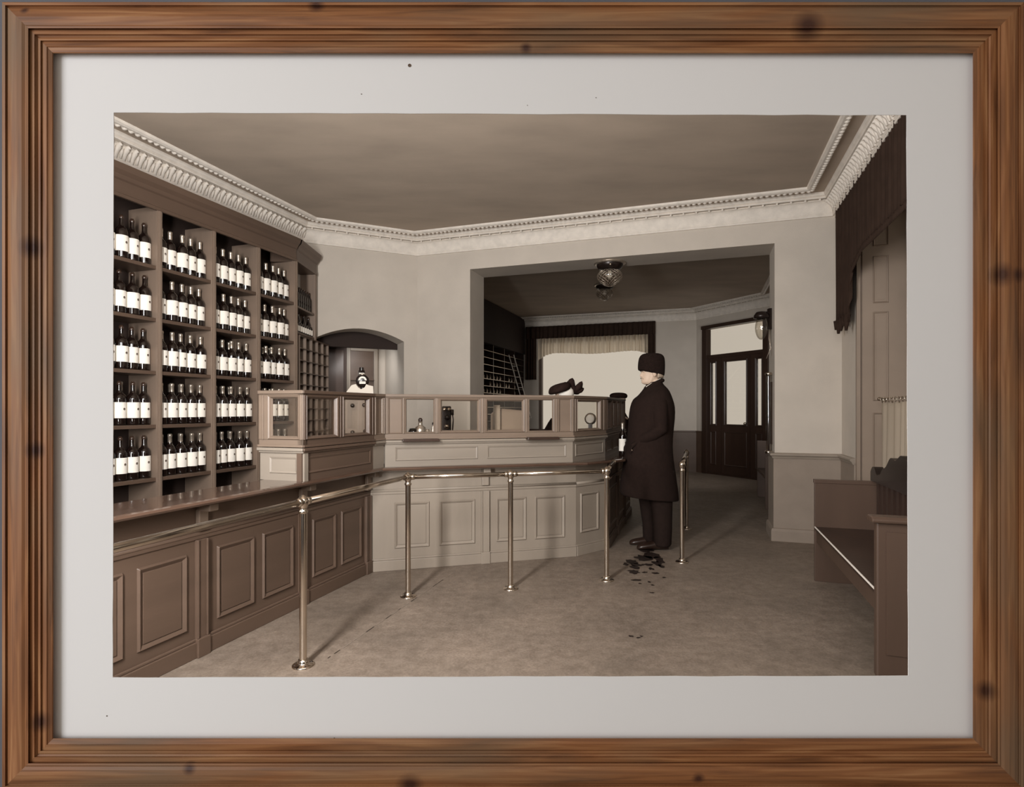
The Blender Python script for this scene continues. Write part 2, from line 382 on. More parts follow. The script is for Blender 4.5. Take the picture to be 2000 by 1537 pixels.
wall('wall_back', pB0, pB1, 0, ZC, .45, ['plaster'], [(oL, oR, 0, 3.0)])
wall('wall_right', wp(RW, 12.9), wp(RW, -.9), 0, ZC, .5, ['plaster'], [(12.9-5.74, 12.9-2.6, 0.0, 3.1)])
# back room
VB = 12.6
pW0, pW1 = wp(-4.4, VB), wp(-.10, VB)
def sx(px): return hit(px, pW0, pW1)[0]
wx0, wx1 = sx(1052), sx(1268)
wall('wall_rear', pW0, pW1, 0, ZC, .3, ['plaster'], [(wx0, wx1, .75, 2.9)])
pK0, pK1 = wp(-.10, VB), wp(1.30, 11.22)
def kx(px): return hit(px, pK0, pK1)
kL, YK = kx(1380); kR, YK2 = kx(1494)
wall('wall_rear_corner', pK0, pK1, 0, ZC, .10, ['plaster'], [(kL, kR, 0, 2.98)])
wall('wall_rear_left', wp(-4.3, 6.9), wp(-4.3, 12.7), 0, ZC, .2, ['plaster'])
# lobby behind the arch
o_, a_, L_ = frame_of(pD0, pD1)
def dl(s, n_, z=0): c, s2 = math.cos(a_), math.sin(a_); return Vector((o_.x+s*c-n_*s2, o_.y+s*s2+n_*c, z))
mb = MB()
mb.box(sL-.5, sR+.02, 1.10, 1.2, 0, 2.6); mb.box(sL-.6, sL-.5, .32, 1.2, 0, 2.6); mb.box(sR+.02, sR+.12, .32, 1.2, 0, 2.6)
struct(mb.build('wall_lobby', 'plaster', None, o_, a_))
area('lobby_fill', dl(sL+.55, .50, 2.0), dl(sR-.1, 1.1, 1.2), .3, .5, 3.2, WARM)  # added lamp inside the lobby, lifts its right back wall
mb = MB(); mb.box(sL-.1, sR+.02, .34, .42, 2.09, 2.42); struct(mb.build('shade_header', 'gap', None, o_, a_))  # added dark header in place of the shade under the arch
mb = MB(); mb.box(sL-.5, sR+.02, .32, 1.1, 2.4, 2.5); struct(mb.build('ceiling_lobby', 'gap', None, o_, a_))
# lower wall colour and chair rail on the pier, its base
def dado(name, p1, p2, mt='plaster_low', h=.83, rail=True, base=True):
    o, a, L = frame_of(p1, p2); r = struct(MB().box(0, L, -.012, 0.0, 0, h).build(name, mt, None, o, a))
    return r
c1, c2 = wp(.701, 6.26), wp(RW, 6.26)
path = [wp(.701, 6.71), wp(.701, 6.26), wp(RW, 6.26), wp(RW, 5.74)]
mb = MB(); sweep(mb, path, [(0, .0), (.012, .0), (.012, .84), (0, .84)], cap=True); struct(mb.build('wall_lower', 'plaster_low'))
mb = MB(); sweep(mb, path, [(0, .825), (.022, .83), (.03, .85), (.045, .862), (.045, .875), (.03, .885), (.0, .887)], cap=True); struct(mb.build('trim_1', 'oak'))
mb = MB(); sweep(mb, path, [(.012, 0), (.035, 0), (.035, .10), (.028, .125), (.012, .13)]); struct(mb.build('baseboard_right', 'plaster_low'))
path2 = [wp(-4.0, VB), wp(-.10, VB), pK0, (pK0[0]+(pK1[0]-pK0[0])*.1, pK0[1]+(pK1[1]-pK0[1])*.1)]
path2 = [wp(-4.0, VB), wp(-.10, VB), (pK0[0]+(pK1[0]-pK0[0])*.1, pK0[1]+(pK1[1]-pK0[1])*.1)]
mb = MB(); sweep(mb, path2, [(0, 0), (.015, 0), (.015, .84), (.03, .85), (.03, .87), (0, .875)]); struct(mb.build('wall_lower_rear', 'oak_dark'))
# ------------------------------------------------------------------ plaster cornice
def cornice(name, path, leaves, sc=1.0):
    mb = MB(); g = lambda l: [(a*sc, ZC-(ZC-z)*sc) for a, z in l]
    cove = [(.0, 3.215), (.018, 3.215), (.022, 3.23), (.018, 3.24), (.024, 3.25)]
    for i in range(9): t = i/8; cove.append((.024+.056*(1-math.cos(t*math.pi/2)), 3.25+.105*math.sin(t*math.pi/2)))
    cove += [(.08, 3.357), (.045, 3.360), (.045, 3.374), (.092, 3.374), (.096, 3.385), (.090, 3.392), (.105, 3.40), (.112, 3.415), (.112, 3.431)]
    sweep(mb, path, g(cove)); sweep(mb, path, g([(.235, 3.431), (.235, 3.405), (.245, 3.400), (.268, 3.402), (.285, 3.412), (.29, 3.431)]))
    o = struct(mb.build(name, 'stucco'))
    mb = MB()
    rows = [(off(path, .236*sc), .052, 'b'), (off(path, .075*sc), .125, 'd')]
    if leaves: rows.append((off(path, .05*sc), .066, 'l'))
    for pts, step, kind in rows:
        for si_, (p, q) in enumerate(zip(pts, pts[1:])):
            if kind == 'l' and si_ in (1, 2): continue
            if kind == 'd' and si_ in (0, 3): continue
            d = q-p; L = d.length; t = d.normalized(); nn = Vector((t.y, -t.x)); cnt = int(L/step)
            for i in range(cnt):
                c = p+d*((i+.5)/cnt)
                if c.y < 2.2: continue
                if kind == 'b': mb.ball((c.x, c.y, ZC-.022*sc), .0225, 8, sc=(1, 1, .85))
                elif kind == 'd': mb.ball((c.x, c.y, 3.366), .014, 6, sc=(1, 1, .8))
                else:
                    b = c-nn*.028; e = c+nn*.034
                    mb.tube([(b.x, b.y, 3.255), (b.x+nn.x*.008, b.y+nn.y*.008, 3.30), (c.x+nn.x*.012, c.y+nn.y*.012, 3.338), (e.x, e.y, 3.352), (e.x+nn.x*.008, e.y+nn.y*.008, 3.338)], [.012, .018, .020, .015, .006], 8)
                    m1 = c+t*step*.5-nn*.018; mb.tube([(m1.x, m1.y, 3.262), (m1.x+nn.x*.014, m1.y+nn.y*.014, 3.31), (m1.x+nn.x*.03, m1.y+nn.y*.03, 3.335)], [.008, .013, .004], 6)
    q = mb.build(name+'_ornament', 'stucco', o); return o
RC = 1.235
cornice('trim_2', [wp(LW, -.2), wp(*D0), wp(*D1), wp(RC, 6.26), wp(RC, .3)], True)
cornice('trim_4', [wp(-4.0, VB-.001), wp(-.10, VB), wp(RW, 11.22), wp(RW, 6.71)], False, 1.0)
mb = MB(); mb.prism([wp(RC, .2), wp(RW+.01, .2), wp(RW+.01, 6.26), wp(RC, 6.26)], 3.2, ZC); struct(mb.build('trim_5', 'stucco'))
# ------------------------------------------------------------------ windows and door
o, a, L = frame_of(pW0, pW1)
win = struct(MB().box(wx0, wx0+.07, .02, .14, .75, 2.9).box(wx1-.07, wx1, .02, .14, .75, 2.9).box(wx0+.07, wx1-.07, .02, .14, .75, .83).box(wx0+.07, wx1-.07, .02, .14, 2.83, 2.9).build('window_1', 'oak_dark', None, o, a))
MB().box(wx0+.07, wx1-.07, .07, .08, .83, 2.83).build('pane', 'pane_rear', win)
MB().box(wx0-.1, wx1+.1, -.12, .02, .70, .75).build('window_sill', 'oak_dark', win, bevel=.01)
o, a, L = frame_of(pK0, pK1)
def kz(px, py): s, Y = kx(px); return H-(py-HY)*Y/F
zt1, zt0 = kz(1430, 631), kz(1430, 689)          # transom
zg1, zg0 = kz(1436, 705), kz(1436, 829)          # door glass
g0, g1 = kx(1416)[0], kx(1457)[0]; l0, l1 = kx(1389)[0], kx(1397)[0]; r0, r1 = kx(1477)[0], kx(1487)[0]
t0, t1 = kx(1384)[0], kx(1490)[0]
d1 = struct(MB().box(kL-.09, kL+.02, -.04, .1, 0, 3.02).box(kR-.02, kR+.09, -.04, .1, 0, 3.02).box(kL, kR, -.04, .1, zt1, 3.02)
            .box(kL, kR, -.02, .1, zg1+.10, zt0).box(kL, kR, -.02, .1, -.01, .025).box(kL-.09, kR+.09, -.07, 0, 2.98, 3.05).build('door_1', 'darkwood', None, o, a, bevel=.006))
MB().box(t0, t1, .03, .04, zt0-.02, zt1+.02).build('pane', 'pane', d1)
def leaf(x0, x1, gx0, gx1, nm):
    l = MB().box(x0, gx0, 0, .05, .02, zg1+.1).box(gx1, x1, 0, .05, .02, zg1+.1).box(gx0, gx1, 0, .05, zg1, zg1+.1).box(gx0, gx1, 0, .05, .02, zg0)\
        .ring(gx0-.03, gx1+.03, zg0-.03, zg1+.03, 0, .03, .012).ring(gx0-.02, gx1+.02, .2, zg0-.15, 0, .03, .012).build(nm, 'darkwood', d1)
    MB().box(gx0, gx1, .02, .03, zg0, zg1).build('pane', 'pane', l); return l
ml, mr = (l1+g0)/2+.03, (g1+r0)/2-.03
leaf(kL+.02, ml-.01, l0, l1, 'sidelight')
dlf = leaf(ml, mr, g0, g1, 'door_leaf')
leaf(mr+.01, kR-.02, r0, r1, 'sidelight')
MB().ball((mr-.07, -.05, 1.05), .03).tube([(mr-.07, 0, 1.05), (mr-.07, -.04, 1.05)], .012).build('door_handle', 'brass', dlf)
# right-hand window recess: outer window, panelled shutters
o, a, L = frame_of(wp(RW+.45, 5.74), wp(RW+.45, 2.6))
win = MB()
win.box(0, .10, -.03, .05, 0, 3.1).box(3.04, 3.14, -.03, .05, 0, 3.1).box(1.52, 1.62, -.03, .05, 0, 3.1).box(.1, 3.04, -.03, .05, 0, .6).box(.1, 3.04, -.03, .05, 3.0, 3.1).box(.1, 3.04, -.03, .05, 2.2, 2.28)
win = struct(win.build('window_2', 'oak_dark', None, o, a))
MB().box(.1, 3.04, .005, .012, .6, 3.0).build('pane', 'pane', win)
o, a, L = frame_of(wp(RW, 5.74), wp(RW+.47, 5.74))
sh = thing('window_shutter', o, a, 'tall panelled wooden shutter folded into the right window recess', 'shutter')
mb = MB().box(.0, .03, -.035, 0, .05, 3.1).box(.045, .06, -.03, 0, .05, 3.1).box(.03, .045, -.015, 0, .05, 3.1); mb.build('shutter_architrave', 'shutter', sh)
q = MB().box(.06, .47, -.03, -.005, .3, 3.1).build('shutter_leaf', 'shutter', sh)
def pz(py, Y=4.95): return H-(py-HY)*Y/F
mb = MB()
for (a0, a1) in ((pz(932), pz(806)), (pz(783), pz(609)), (pz(592), pz(500)), (2.75, 3.05)):
    mb.ring(.125, .245, a0, a1, -.03, .018, .010); mb.ring(.148, .222, a0+.03, a1-.03, -.027, .006, .004)
mb.build('shutter_panel', 'shutter', sh)
# curtain rod and half curtain
cu = 1.44
def pleat(mb, x0, x1, zb, zt, n=240, amp=.02, freq=60, y=0, rows=8, gather=1.0, ph=0, m=0):
    vs = []
    for j in range(rows+1):
        t = j/rows
        for i in range(n+1):
            s_ = i/n; x = x0+(x1-x0)*s_; b = zb(s_) if callable(zb) else zb; z = b+(zt-b)*t
            aa = amp*(1-.5*t*gather)
            vs.append((x+.3*aa*math.sin(freq*x*.37+1+ph), y+aa*math.sin(freq*x+ph+1.1*math.sin(freq*x*.23))+.3*aa*math.sin(freq*x*.51+j*.2), z))
    fs = [(j*(n+1)+i, j*(n+1)+i+1, (j+1)*(n+1)+i+1, (j+1)*(n+1)+i) for j in range(rows) for i in range(n)]
    mb.add(vs, fs, m, True)
def cloth(mb, name, mt, parent, loc=None, rz=0, th=.003):
    q = mb.build(name, mt, parent, loc, rz); s = q.modifiers.new('t', 'SOLIDIFY'); s.thickness = th; return q
o, a, L = frame_of(wp(cu, 5.52), wp(cu, 3.0))
ct = thing('cafe_curtain', (o.x, o.y, .62), a, 'pale gathered half curtain hanging from a ringed rod at the right window', 'curtain')
mb = MB(); pleat(mb, 0, L, 0, .76, 300, .022, 46); cloth(mb, 'curtain_cloth', 'curtain', ct)
mb = MB().tube([(-.04, 0, .79), (L, 0, .79)], .008); mb.ball((-.05, 0, .79), .018); mb.build('curtain_rod', 'brass', ct)
for i in range(28):
    x = .03+i*.085; mb = MB(); mb.lathe([(.014, -.002), (.018, -.002), (.018, .002), (.014, .002), (.014, -.002)], (x, 0, .785), 12, axis='x'); mb.box(x-.003, x+.003, -.004, .004, .755, .772); mb.build('curtain_ring', 'brass', ct)
# heavy valance over the right window
vu = 1.225
o, a, L = frame_of(wp(vu, 6.14), wp(vu, 1.2))
va = thing('window_valance', (o.x, o.y, 2.0), a, 'dark pleated valance with a fringed edge across the right window', 'valance')
def zb(s_):
    x = s_*L
    if x < .50: return .12+.03*math.sin(x*9)
    if x < .62: return .12+(x-.5)/.12*.42
    if x < .95: return .54+.10*(x-.62)/.33
    return .64-.01*math.sin((x-.95)*1.2)
mb = MB(); pleat(mb, 0, L, zb, 1.26, 700, .012, 95, rows=10, gather=.2); cloth(mb, 'valance_cloth', 'velvet', va)
mb = MB()
for i in range(150):
    x = .62+i*.028; mb.tube([(x, 0, zb(x/L)+.01), (x+.003, -.004, zb(x/L)-.045)], [.012, .004], 5)
mb.build('fringe', 'velvet', va)
mb = MB()
for x in (.04, .14, .24, .34, .44): mb.tube([(x, .0, .16), (x+.01, -.01, .05+.03*math.sin(x*40))], [.03, .012], 8)
mb.build('tassel', 'velvet', va)
mb = MB(); pleat(mb, 0, .36, .12, 1.24, 60, .01, 70); q = cloth(mb, 'valance_return', 'velvet', va); q.rotation_euler = (0, 0, math.pi/2); q.location = (.0, .0, 0)
q.scale = (.2, 1, 1)
# rear window drape
o, a, L = frame_of(pW0, pW1)
yl = lambda px, py: H-(py-HY)*hit(px, pW0, pW1)[1]/F
dr = thing('window_drape', (o.x, o.y, 0), a, 'dark pelmet with a pale sheer pleated swag over the back room window', 'curtain')
xa, xb = sx(1030), sx(1281)
ztop = 3.22; zmid = yl(1150, 659); zlow = yl(1150, 690)
mb = MB(); pleat(mb, xa, xb, zmid, ztop, 260, .02, 60, y=-.14, rows=4); cloth(mb, 'pelmet', 'velvet', dr)
mb = MB(); pleat(mb, sx(1052), sx(1268), lambda s_: zlow-.07*(1-min(1, 6*s_))**2*2.0-.07*(1-min(1, 6*(1-s_)))**2+.02*math.sin(s_*9), zmid+.08, 520, .035, 78, y=-.06, rows=6, gather=.3); mb.build('swag', 'sheer', dr)
mb = MB(); pleat(mb, sx(1030), sx(1050), yl(1040, 742), ztop, 40, .02, 80, y=-.13); cloth(mb, 'side_tail', 'velvet', dr)
mb = MB(); pleat(mb, sx(1267), sx(1281), yl(1275, 715), ztop, 40, .02, 80, y=-.13); cloth(mb, 'side_tail', 'velvet', dr)
# ------------------------------------------------------------------ shelves of bottles
SU = -3.95; BV = [2.75, 3.257, 3.767, 4.283, 4.80]; SZ = [.40, .80, 1.205, 1.615, 2.02, 2.42]; ZT = 2.86; SD = .30
def shelf_world(u, v): return wp(u, v)
o, a, L = frame_of(wp(SU, BV[0]-1.02), wp(SU, BV[-1]))
# local x along +v, local -y would face right-hand side: customers stand on +u
shf = thing('bottle_shelf', (o.x, o.y, 0), a, 'tall wooden wall shelving filled with labelled bottles behind the counter', 'shelving')
def lx(v): return v-(BV[0]-1.02)
vv = [BV[0]-1.02, BV[0]-.51]+BV
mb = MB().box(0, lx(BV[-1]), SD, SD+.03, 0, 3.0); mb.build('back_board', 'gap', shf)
for v in vv:
    x = lx(v)
    MB().box(x-.012, x+.012, 0.0, SD, 0, ZT+.02).box(x-.02, x+.02, -.012, .006, 0, ZT).box(x-.008, x+.008, -.018, -.01, 0, ZT).build('divider', 'shelfwood', shf)
for z in SZ:
    for p, q in zip(vv, vv[1:]):
        MB().box(lx(p)+.014, lx(q)-.014, .004, SD, z-.028, z).build('shelf_board', 'oak_dark', shf, bevel=.003)
mb = MB(); sweep(mb, [(0, 0), (lx(BV[-1]), 0)], [(0.0, ZT-.02), (.02, ZT-.02), (.02, ZT+.005), (.012, ZT+.01), (.012, ZT+.10), (.025, ZT+.11), (.035, ZT+.135), (.06, ZT+.16), (.068, ZT+.19), (.068, ZT+.205), (-.3, ZT+.205)])
mb.build('cornice_board', 'oak_dark', shf)
# bottle
bt = thing('wine_bottle', (0, 0, -5), 0, '', 'bottle')
bp = [(0.0005, .002), (.030, 0), (.043, .004), (.0448, .012), (.0448, .190), (.042, .207), (.033, .224), (.022, .234), (.0165, .246), (.0145, .262), (.0142, .300)]
MB().lathe(bp, n=24).build('glass_body', 'bottle', bt)
lb = MB().lathe([(.0452, .052), (.0454, .054), (.0454, .166), (.0452, .168)], n=20, a0=-128, a1=88)
ar = []
for (da, dz, rr) in ((12, .118, .0085),):
    n = 12; a0 = math.radians(da)
    ring_ = [(.0459*math.cos(a0+rr/.043*math.cos(2*math.pi*i/n)), .0459*math.sin(a0+rr/.043*math.cos(2*math.pi*i/n)), dz+rr*1.15*math.sin(2*math.pi*i/n)) for i in range(n)]
    lb.add(ring_, [list(range(n))], 1)
lb.build('paper_label', ['label', 'ink'], bt)
fc = MB().lathe([(.0152, .252), (.0152, .300), (.0165, .302), (.0168, .314), (.0160, .322), (.010, .325), (.0003, .325)], n=16).build('foil_capsule', 'foil', bt)
bk = thing('wine_bottle', (0, 0, -5), 0, '', 'bottle')
for ch in [x for x in bpy.data.objects if x.parent == bt and not x.name.startswith('foil')]: c = ch.copy(); COL.objects.link(c); c.parent = bk
MB().lathe([(.0145, .295), (.0165, .300), (.0165, .312), (.012, .316), (.011, .322), (.0003, .323)], n=16).build('cork', 'cork', bk)
ORD = ['first', 'second', 'third', 'fourth', 'fifth', 'sixth', 'seventh', 'eighth', 'ninth', 'tenth']
ROWN = {2.42: 'top shelf', 2.02: 'second shelf down', 1.615: 'third shelf down', 1.205: 'fourth shelf down', .80: 'fifth shelf down'}
BAYN = ['leftmost bay', 'second bay from left', 'third bay from left', 'fourth bay from left']
used_b = {}
for bi in range(4):
    v0, v1 = BV[bi], BV[bi+1]; n = 5
    for z in (2.42, 2.02, 1.615, 1.205, .80):
        vis = [3, 4][0:1]
        idx = 0
        for i in range(n):
            vv_ = v1-.058-(n-1-i)*.094+random.uniform(-.004, .004)
            if bi == 0 and vv_ < 2.86: continue
            proto = bk if bi == 0 else bt
            u_ = SU-.075+random.uniform(-.012, .008)
            if bi > 0 and z > 1.0 and i % 5 == 4: u_ -= .01
            q = W(u_, vv_, z+.001)
            lab = 'dark bottle with white label, %s from left, %s, %s' % (ORD[idx], ROWN[z], BAYN[bi])
            dup(proto, q, -A+random.uniform(-.12, .05), lab, 'labelled bottles on the wall shelves'); idx += 1
        # a few bottles standing behind the front row
        if (bi, z) in ((1, .80), (1, 1.205), (2, .80), (2, 1.615), (2, 1.205), (3, 1.615), (3, 1.205), (0, 1.205), (3, .80)):
            for j, i in enumerate((1, 2, 3) if bi else (3,)):
                vv_ = v1-.058-(n-1-i)*.094-.02; u_ = SU-.175
                q = W(u_, vv_, z+.001)
                lab = 'back row dark bottle, %s of three, %s, %s' % (ORD[j], ROWN[z], BAYN[bi])
                dup(bt, q, -A, lab, 'bottles in the back row of the wall shelves')
for r in (bt, bk):
    for ch in [x for x in bpy.data.objects if x.parent == r]: bpy.data.objects.remove(ch)
    bpy.data.objects.remove(r)
# the last, angled bay with small jars, and the pigeonhole rack below it
a0 = Vector(wp(SU, BV[-1])+(0,)); a1 = Vector((-2.225, 6.40, 0))
o, a, L = frame_of(a0, a1)
cs = thing('corner_shelf', (o.x, o.y, 0), a, 'narrow angled shelf bay of small dark jars beside the archway', 'shelving')
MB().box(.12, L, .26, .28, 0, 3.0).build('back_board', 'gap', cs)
MB().box(L-.02, L, 0, .26, 2.1, ZT).box(L-.03, L+.005, -.012, .01, 2.1, ZT).build('divider', 'shelfwood', cs)
ks = [2.10, 2.42, 2.65]
ks = [2.13, 2.40]
for z in ks: MB().box(.02, L-.02, .0, .26, z-.022, z).build('shelf_board', 'oak_dark', cs, bevel=.003)
mb = MB(); sweep(mb, [(0, 0), (L+.01, 0)], [(0.0, ZT-.02), (.02, ZT-.02), (.02, ZT+.005), (.012, ZT+.01), (.012, ZT+.10), (.025, ZT+.11), (.035, ZT+.135), (.06, ZT+.16), (.068, ZT+.19), (.068, ZT+.205), (-.26, ZT+.205)])
mb.prof([(0, ZT-.02), (L+.01, ZT-.02), (L+.01, ZT+.2), (0, ZT+.2)], .0, .26); mb.build('cornice_board', 'oak_dark', cs)
jar = thing('small_bottle', (0, 0, -5), 0, '', 'bottle')
MB().lathe([(.0005, 0), (.022, 0), (.025, .005), (.025, .14), (.014, .165), (.010, .18), (.010, .215), (.012, .22), (.0005, .22)], n=14).build('glass_body', 'bottle', jar)
MB().lathe([(.0113, .20), (.0113, .223), (.0005, .224)], n=10).build('cork', 'cork', jar)
pot = thing('labelled_jar', (0, 0, -5), 0, '', 'jar')
MB().lathe([(.0005, 0), (.024, 0), (.026, .005), (.026, .09), (.018, .1), (.018, .112), (.0005, .113)], n=14).build('glass_body', 'bottle', pot)
MB().lathe([(.0264, .018), (.0264, .075)], n=12, a0=-75, a1=40).build('paper_label', 'label', pot)
def al(x, y, z): return Vector((o.x+x*math.cos(a)-y*math.sin(a), o.y+x*math.sin(a)+y*math.cos(a), z))
for i in range(9):
    dup(jar, al(.05+i*.062, .05, 2.401), 0, 'small unlabelled dark bottle, %s from left in the angled corner bay' % ORD[i], 'small dark bottles in the angled corner bay')
    dup(pot, al(.05+i*.062, .04, 2.131), a-math.pi/2, 'little jar with white label, %s from left above the pigeonholes' % ORD[i], 'white labelled jars in the angled corner bay')
for i in range(4):
    dup(jar, al(.09+i*.15, .06, 2.131+.0), 0, 'small dark bottle, %s from left behind the white labelled jars' % ORD[i], 'dark bottles behind the jars')
    bpy.data.objects[-1]
# pigeonholes
o2 = Vector((-2.212, 5.90, 0)); e2 = Vector((-2.205, 6.80, 0)); o3, a3, L3 = frame_of(o2, e2)
pg = thing('pigeonhole_rack', o3, a3, 'open wooden pigeonhole rack under the angled corner bay', 'rack')
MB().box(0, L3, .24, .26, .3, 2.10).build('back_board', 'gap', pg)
mb = MB(); n = 5
for i in range(n+1): x = L3*i/n; mb.box(x-.007, x+.007, 0, .24, .3, 2.10)
mb.build('upright', 'shelfwood', pg)
mb = MB(); z = .45
while z < 2.11: mb.box(.007, L3-.007, -.01, .24, z-.008, z); z += .1265
mb.build('shelf_board', 'oak_dark', pg)
# ------------------------------------------------------------------ the counter
def section(p1, p2, label, panels, pil, mt='oak', z_top=.825, rail=.655):
    o, a, L = frame_of(p1, p2)
    t = thing('shop_counter', o, a, label, 'counter')
    MB().box(0, L, 0, .04, 0, z_top).build('body', mt, t)
    MB().box(0, L, -.022, 0, 0, .085).prof([(0, .085), (L, .085), (L, .100), (0, .100)], -.014, 0).build('plinth', mt, t, bevel=.004)
    MB().tube([(0, -.004, rail), (L, -.004, rail)], .012, 8).box(0, L, -.010, 0, rail-.028, rail-.01).build('rail_moulding', mt, t)
    for (x0, x1, z0, z1) in panels:
        MB().ring(x0, x1, z0, z1, -.001, .026, .013, -.0003).box(x0+.03, x1-.03, -.0045, 0, z0+.03, z1-.03).build('panel', mt, t, bevel=.002)
    for x in pil:
        q = MB().box(x-.035, x+.035, -.018, 0, .0, rail-.03).box(x-.035, x-.024, -.026, -.018, .1, rail-.03).box(x+.024, x+.035, -.026, -.018, .1, rail-.03).box(x-.04, x+.04, -.034, 0, 0, .1).build('pilaster', mt, t, bevel=.003)
        MB().prof([(x-.03, rail+.015), (x+.03, rail+.015), (x+.03, z_top-.002), (x-.03, z_top-.002)], -.03, 0).box(x-.03, x+.03, -.10, 0, z_top-.045, z_top-.003).build('bracket', 'oak_mid' if mt == 'oak_dark' else mt, q, bevel=.006)  # lighter oak on dark sections puts the brackets' lit look into colour
    return t
B = [(-2.56, 1.1), (-2.56, 4.0), (-1.075, 5.023), (-.85, 5.393), (-.86, 7.3)]
BW = [wp(*b) for b in B]
pils = [2.355-.815, 2.355, 3.168, 3.985-.03]
pan = []
for p, q in zip(pils, pils[1:]):
    a_1 = p-1.1+.11; b_1 = q-1.1-.085; m_ = (a_1+b_1)/2
    pan += [(a_1, m_-.035, .155, .56), (m_+.035, b_1, .155, .56)]
section(BW[0], BW[1], 'long panelled counter front running along the left side of the shop', pan, [p-1.1 for p in pils], 'oak_dark')  # darker oak stands in for this face turning from the light
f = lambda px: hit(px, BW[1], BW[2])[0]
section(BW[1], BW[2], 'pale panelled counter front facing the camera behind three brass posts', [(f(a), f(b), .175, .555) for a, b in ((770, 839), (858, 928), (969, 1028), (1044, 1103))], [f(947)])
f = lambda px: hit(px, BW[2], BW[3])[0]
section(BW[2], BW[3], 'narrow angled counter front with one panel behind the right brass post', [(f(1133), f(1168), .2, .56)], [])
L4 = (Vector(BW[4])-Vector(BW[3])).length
section(BW[3], BW[4], 'dark counter side facing the standing man', [(.1+i*.6, .6+i*.6, .17, .56) for i in range(3)], [.63, 1.25], 'oak_dark')  # darker oak puts the shade of this side into its colour
mb = MB(); ou = [off(BW, d) for d in (-.17, .155, .172, .178, .172, .155)]
sweep(mb, BW, [(-.17, .83), (.155, .83), (.172, .835), (.178, .845), (.172, .856), (.155, .86), (-.17, .86), (-.17, .83)])
tag(mb.build('counter_ledge', 'ledge'), 'polished dark wooden ledge running along the top of the whole counter', 'counter ledge')
# raised plinth and glazed screen
S = [wp(-2.76, 3.0), wp(-2.41, 3.0), wp(-2.41, 3.83), (-1.019, 4.54), (.542, 4.99), (.912, 5.48), (1.33, 6.66)]
def screen(i, label, elems, mt='oak_mid', z0=1.075, z1=1.445):
    p1, p2 = S[i], S[i+1]; o, a, L = frame_of(p1, p2); f = lambda px: hit(px, p1, p2)[0]
    t = thing('glazed_screen', (o.x, o.y, z0), a, label, 'counter screen'); h = z1-z0
    MB().box(-.004, L+.004, -.010, .055, h-.022, h).box(0, L, 0, .045, h-.03, h-.022).build('top_rail', mt, t, bevel=.003)
    MB().box(0, L, 0, .045, 0.002, .05).box(-.004, L+.004, -.012, .05, .002, .018).build('bottom_rail', mt, t, bevel=.003)
    es = [(max(.012, min(L-.012, f(a_))), max(.012, min(L-.012, f(b_))), k_) for a_, b_, k_ in elems] if elems and elems[0][0] > 50 else elems
    xs = 0
    for (x0, x1, k_) in es+[(L, L, 'end')]:
        if x0-xs > .004: MB().box(xs, x0, -.004, .045, .05, h-.03).box((xs+x0)/2-.006, (xs+x0)/2+.006, -.010, -.004, .05, h-.03).build('stile', mt, t, bevel=.003)
        if k_ == 'end': break
        if k_ == 'panel': MB().box(x0, x1, .008, .03, .05, h-.03).ring(x0, x1, .05, h-.03, .006, .012, .006).build('panel', mt, t)
        elif k_ == 'pane':
            q = MB().ring(x0, x1, .05, h-.03, .0, .022, .010, .012).ring(x0+.018, x1-.018, .068, h-.048, .012, .006, .004, .004).build('pane_frame', mt, t)
            MB().box(x0+.012, x1-.012, .018, .021, .062, h-.042).build('pane', 'pane', q)
        elif k_ == 'open':
            MB().ring(x0, x1, .05, h-.03, .0, .014, .006, .012).build('hatch_frame', mt, t)
            MB().prof([(x0-.03, -.012), (x1+.03, -.012), (x1+.02, .010), (x0-.02, .010)], -.075, .04).build('hatch_tray', 'darkwood', t, bevel=.004)
        xs = x1
    return t
def plinth(i, label, pans, mt='oak', z0=.86, z1=1.075):
    o, a, L = frame_of(S[i], S[i+1]); t = thing('counter_plinth', (o.x, o.y, z0), a, label, 'counter'); h = z1-z0
    MB().box(0, L, .012, .05, .0, h-.02).build('body', mt, t)
    MB().box(-.006, L+.006, -.016, .05, h-.022, h-.002).box(0, L, -.004, .012, h-.035, h-.022).build('cap', mt, t, bevel=.004)
    for (x0, x1) in pans: MB().ring(x0*L, x1*L, .045, h-.06, .011, .016, .006, -.0003).build('panel', mt, t)
    return t
LBS = ['pale end plinth under the leftmost glazed screen', 'brown plinth with a long panel under the two tilted panes', 'short pale chamfered plinth at the inner counter corner', 'long pale plinth with two low panels under the screen hatches',
       'short plinth with one small panel at the right counter corner', 'dark plinth along the counter side by the standing man']
for i, pn in enumerate(([(.22, .85)], [(.06, .95)], [], [(.05, .47), (.52, .96)], [(.08, .92)], [(.05, .3), (.36, .62), (.68, .95)])):
    plinth(i, LBS[i], pn, 'oak_long' if i not in (1, 5) else 'oak_dark')  # turned sides get a darker oak, their shade put into the colour
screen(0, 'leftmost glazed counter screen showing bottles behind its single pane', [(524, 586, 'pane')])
screen(1, 'slanting glazed screen with two panes next to the leftmost screen', [(596, 660, 'pane'), (668, 722, 'pane')], 'oak_dark')  # darker oak paints in the shade of this slanting face
screen(2, 'narrow solid panel joining the screens at the inner corner', [(733, 748, 'panel')])
screen(3, 'long glazed counter screen with two serving hatches and trays', [(759, 786, 'panel'), (791, 850, 'open'), (858, 938, 'pane'), (948, 1025, 'pane'), (1032, 1082, 'open'), (1092, 1116, 'panel')])
screen(4, 'short angled glazed screen with one pane right of the hat', [(1126, 1173, 'pane')])
Ls = (Vector(S[6])-Vector(S[5])).length
screen(5, 'dark side screen of narrow panes facing the standing man', [(.05+i*.29, .29+i*.29, 'pane') for i in range(4)], 'oak_dark')  # shade of the oblique side painted in with darker oak
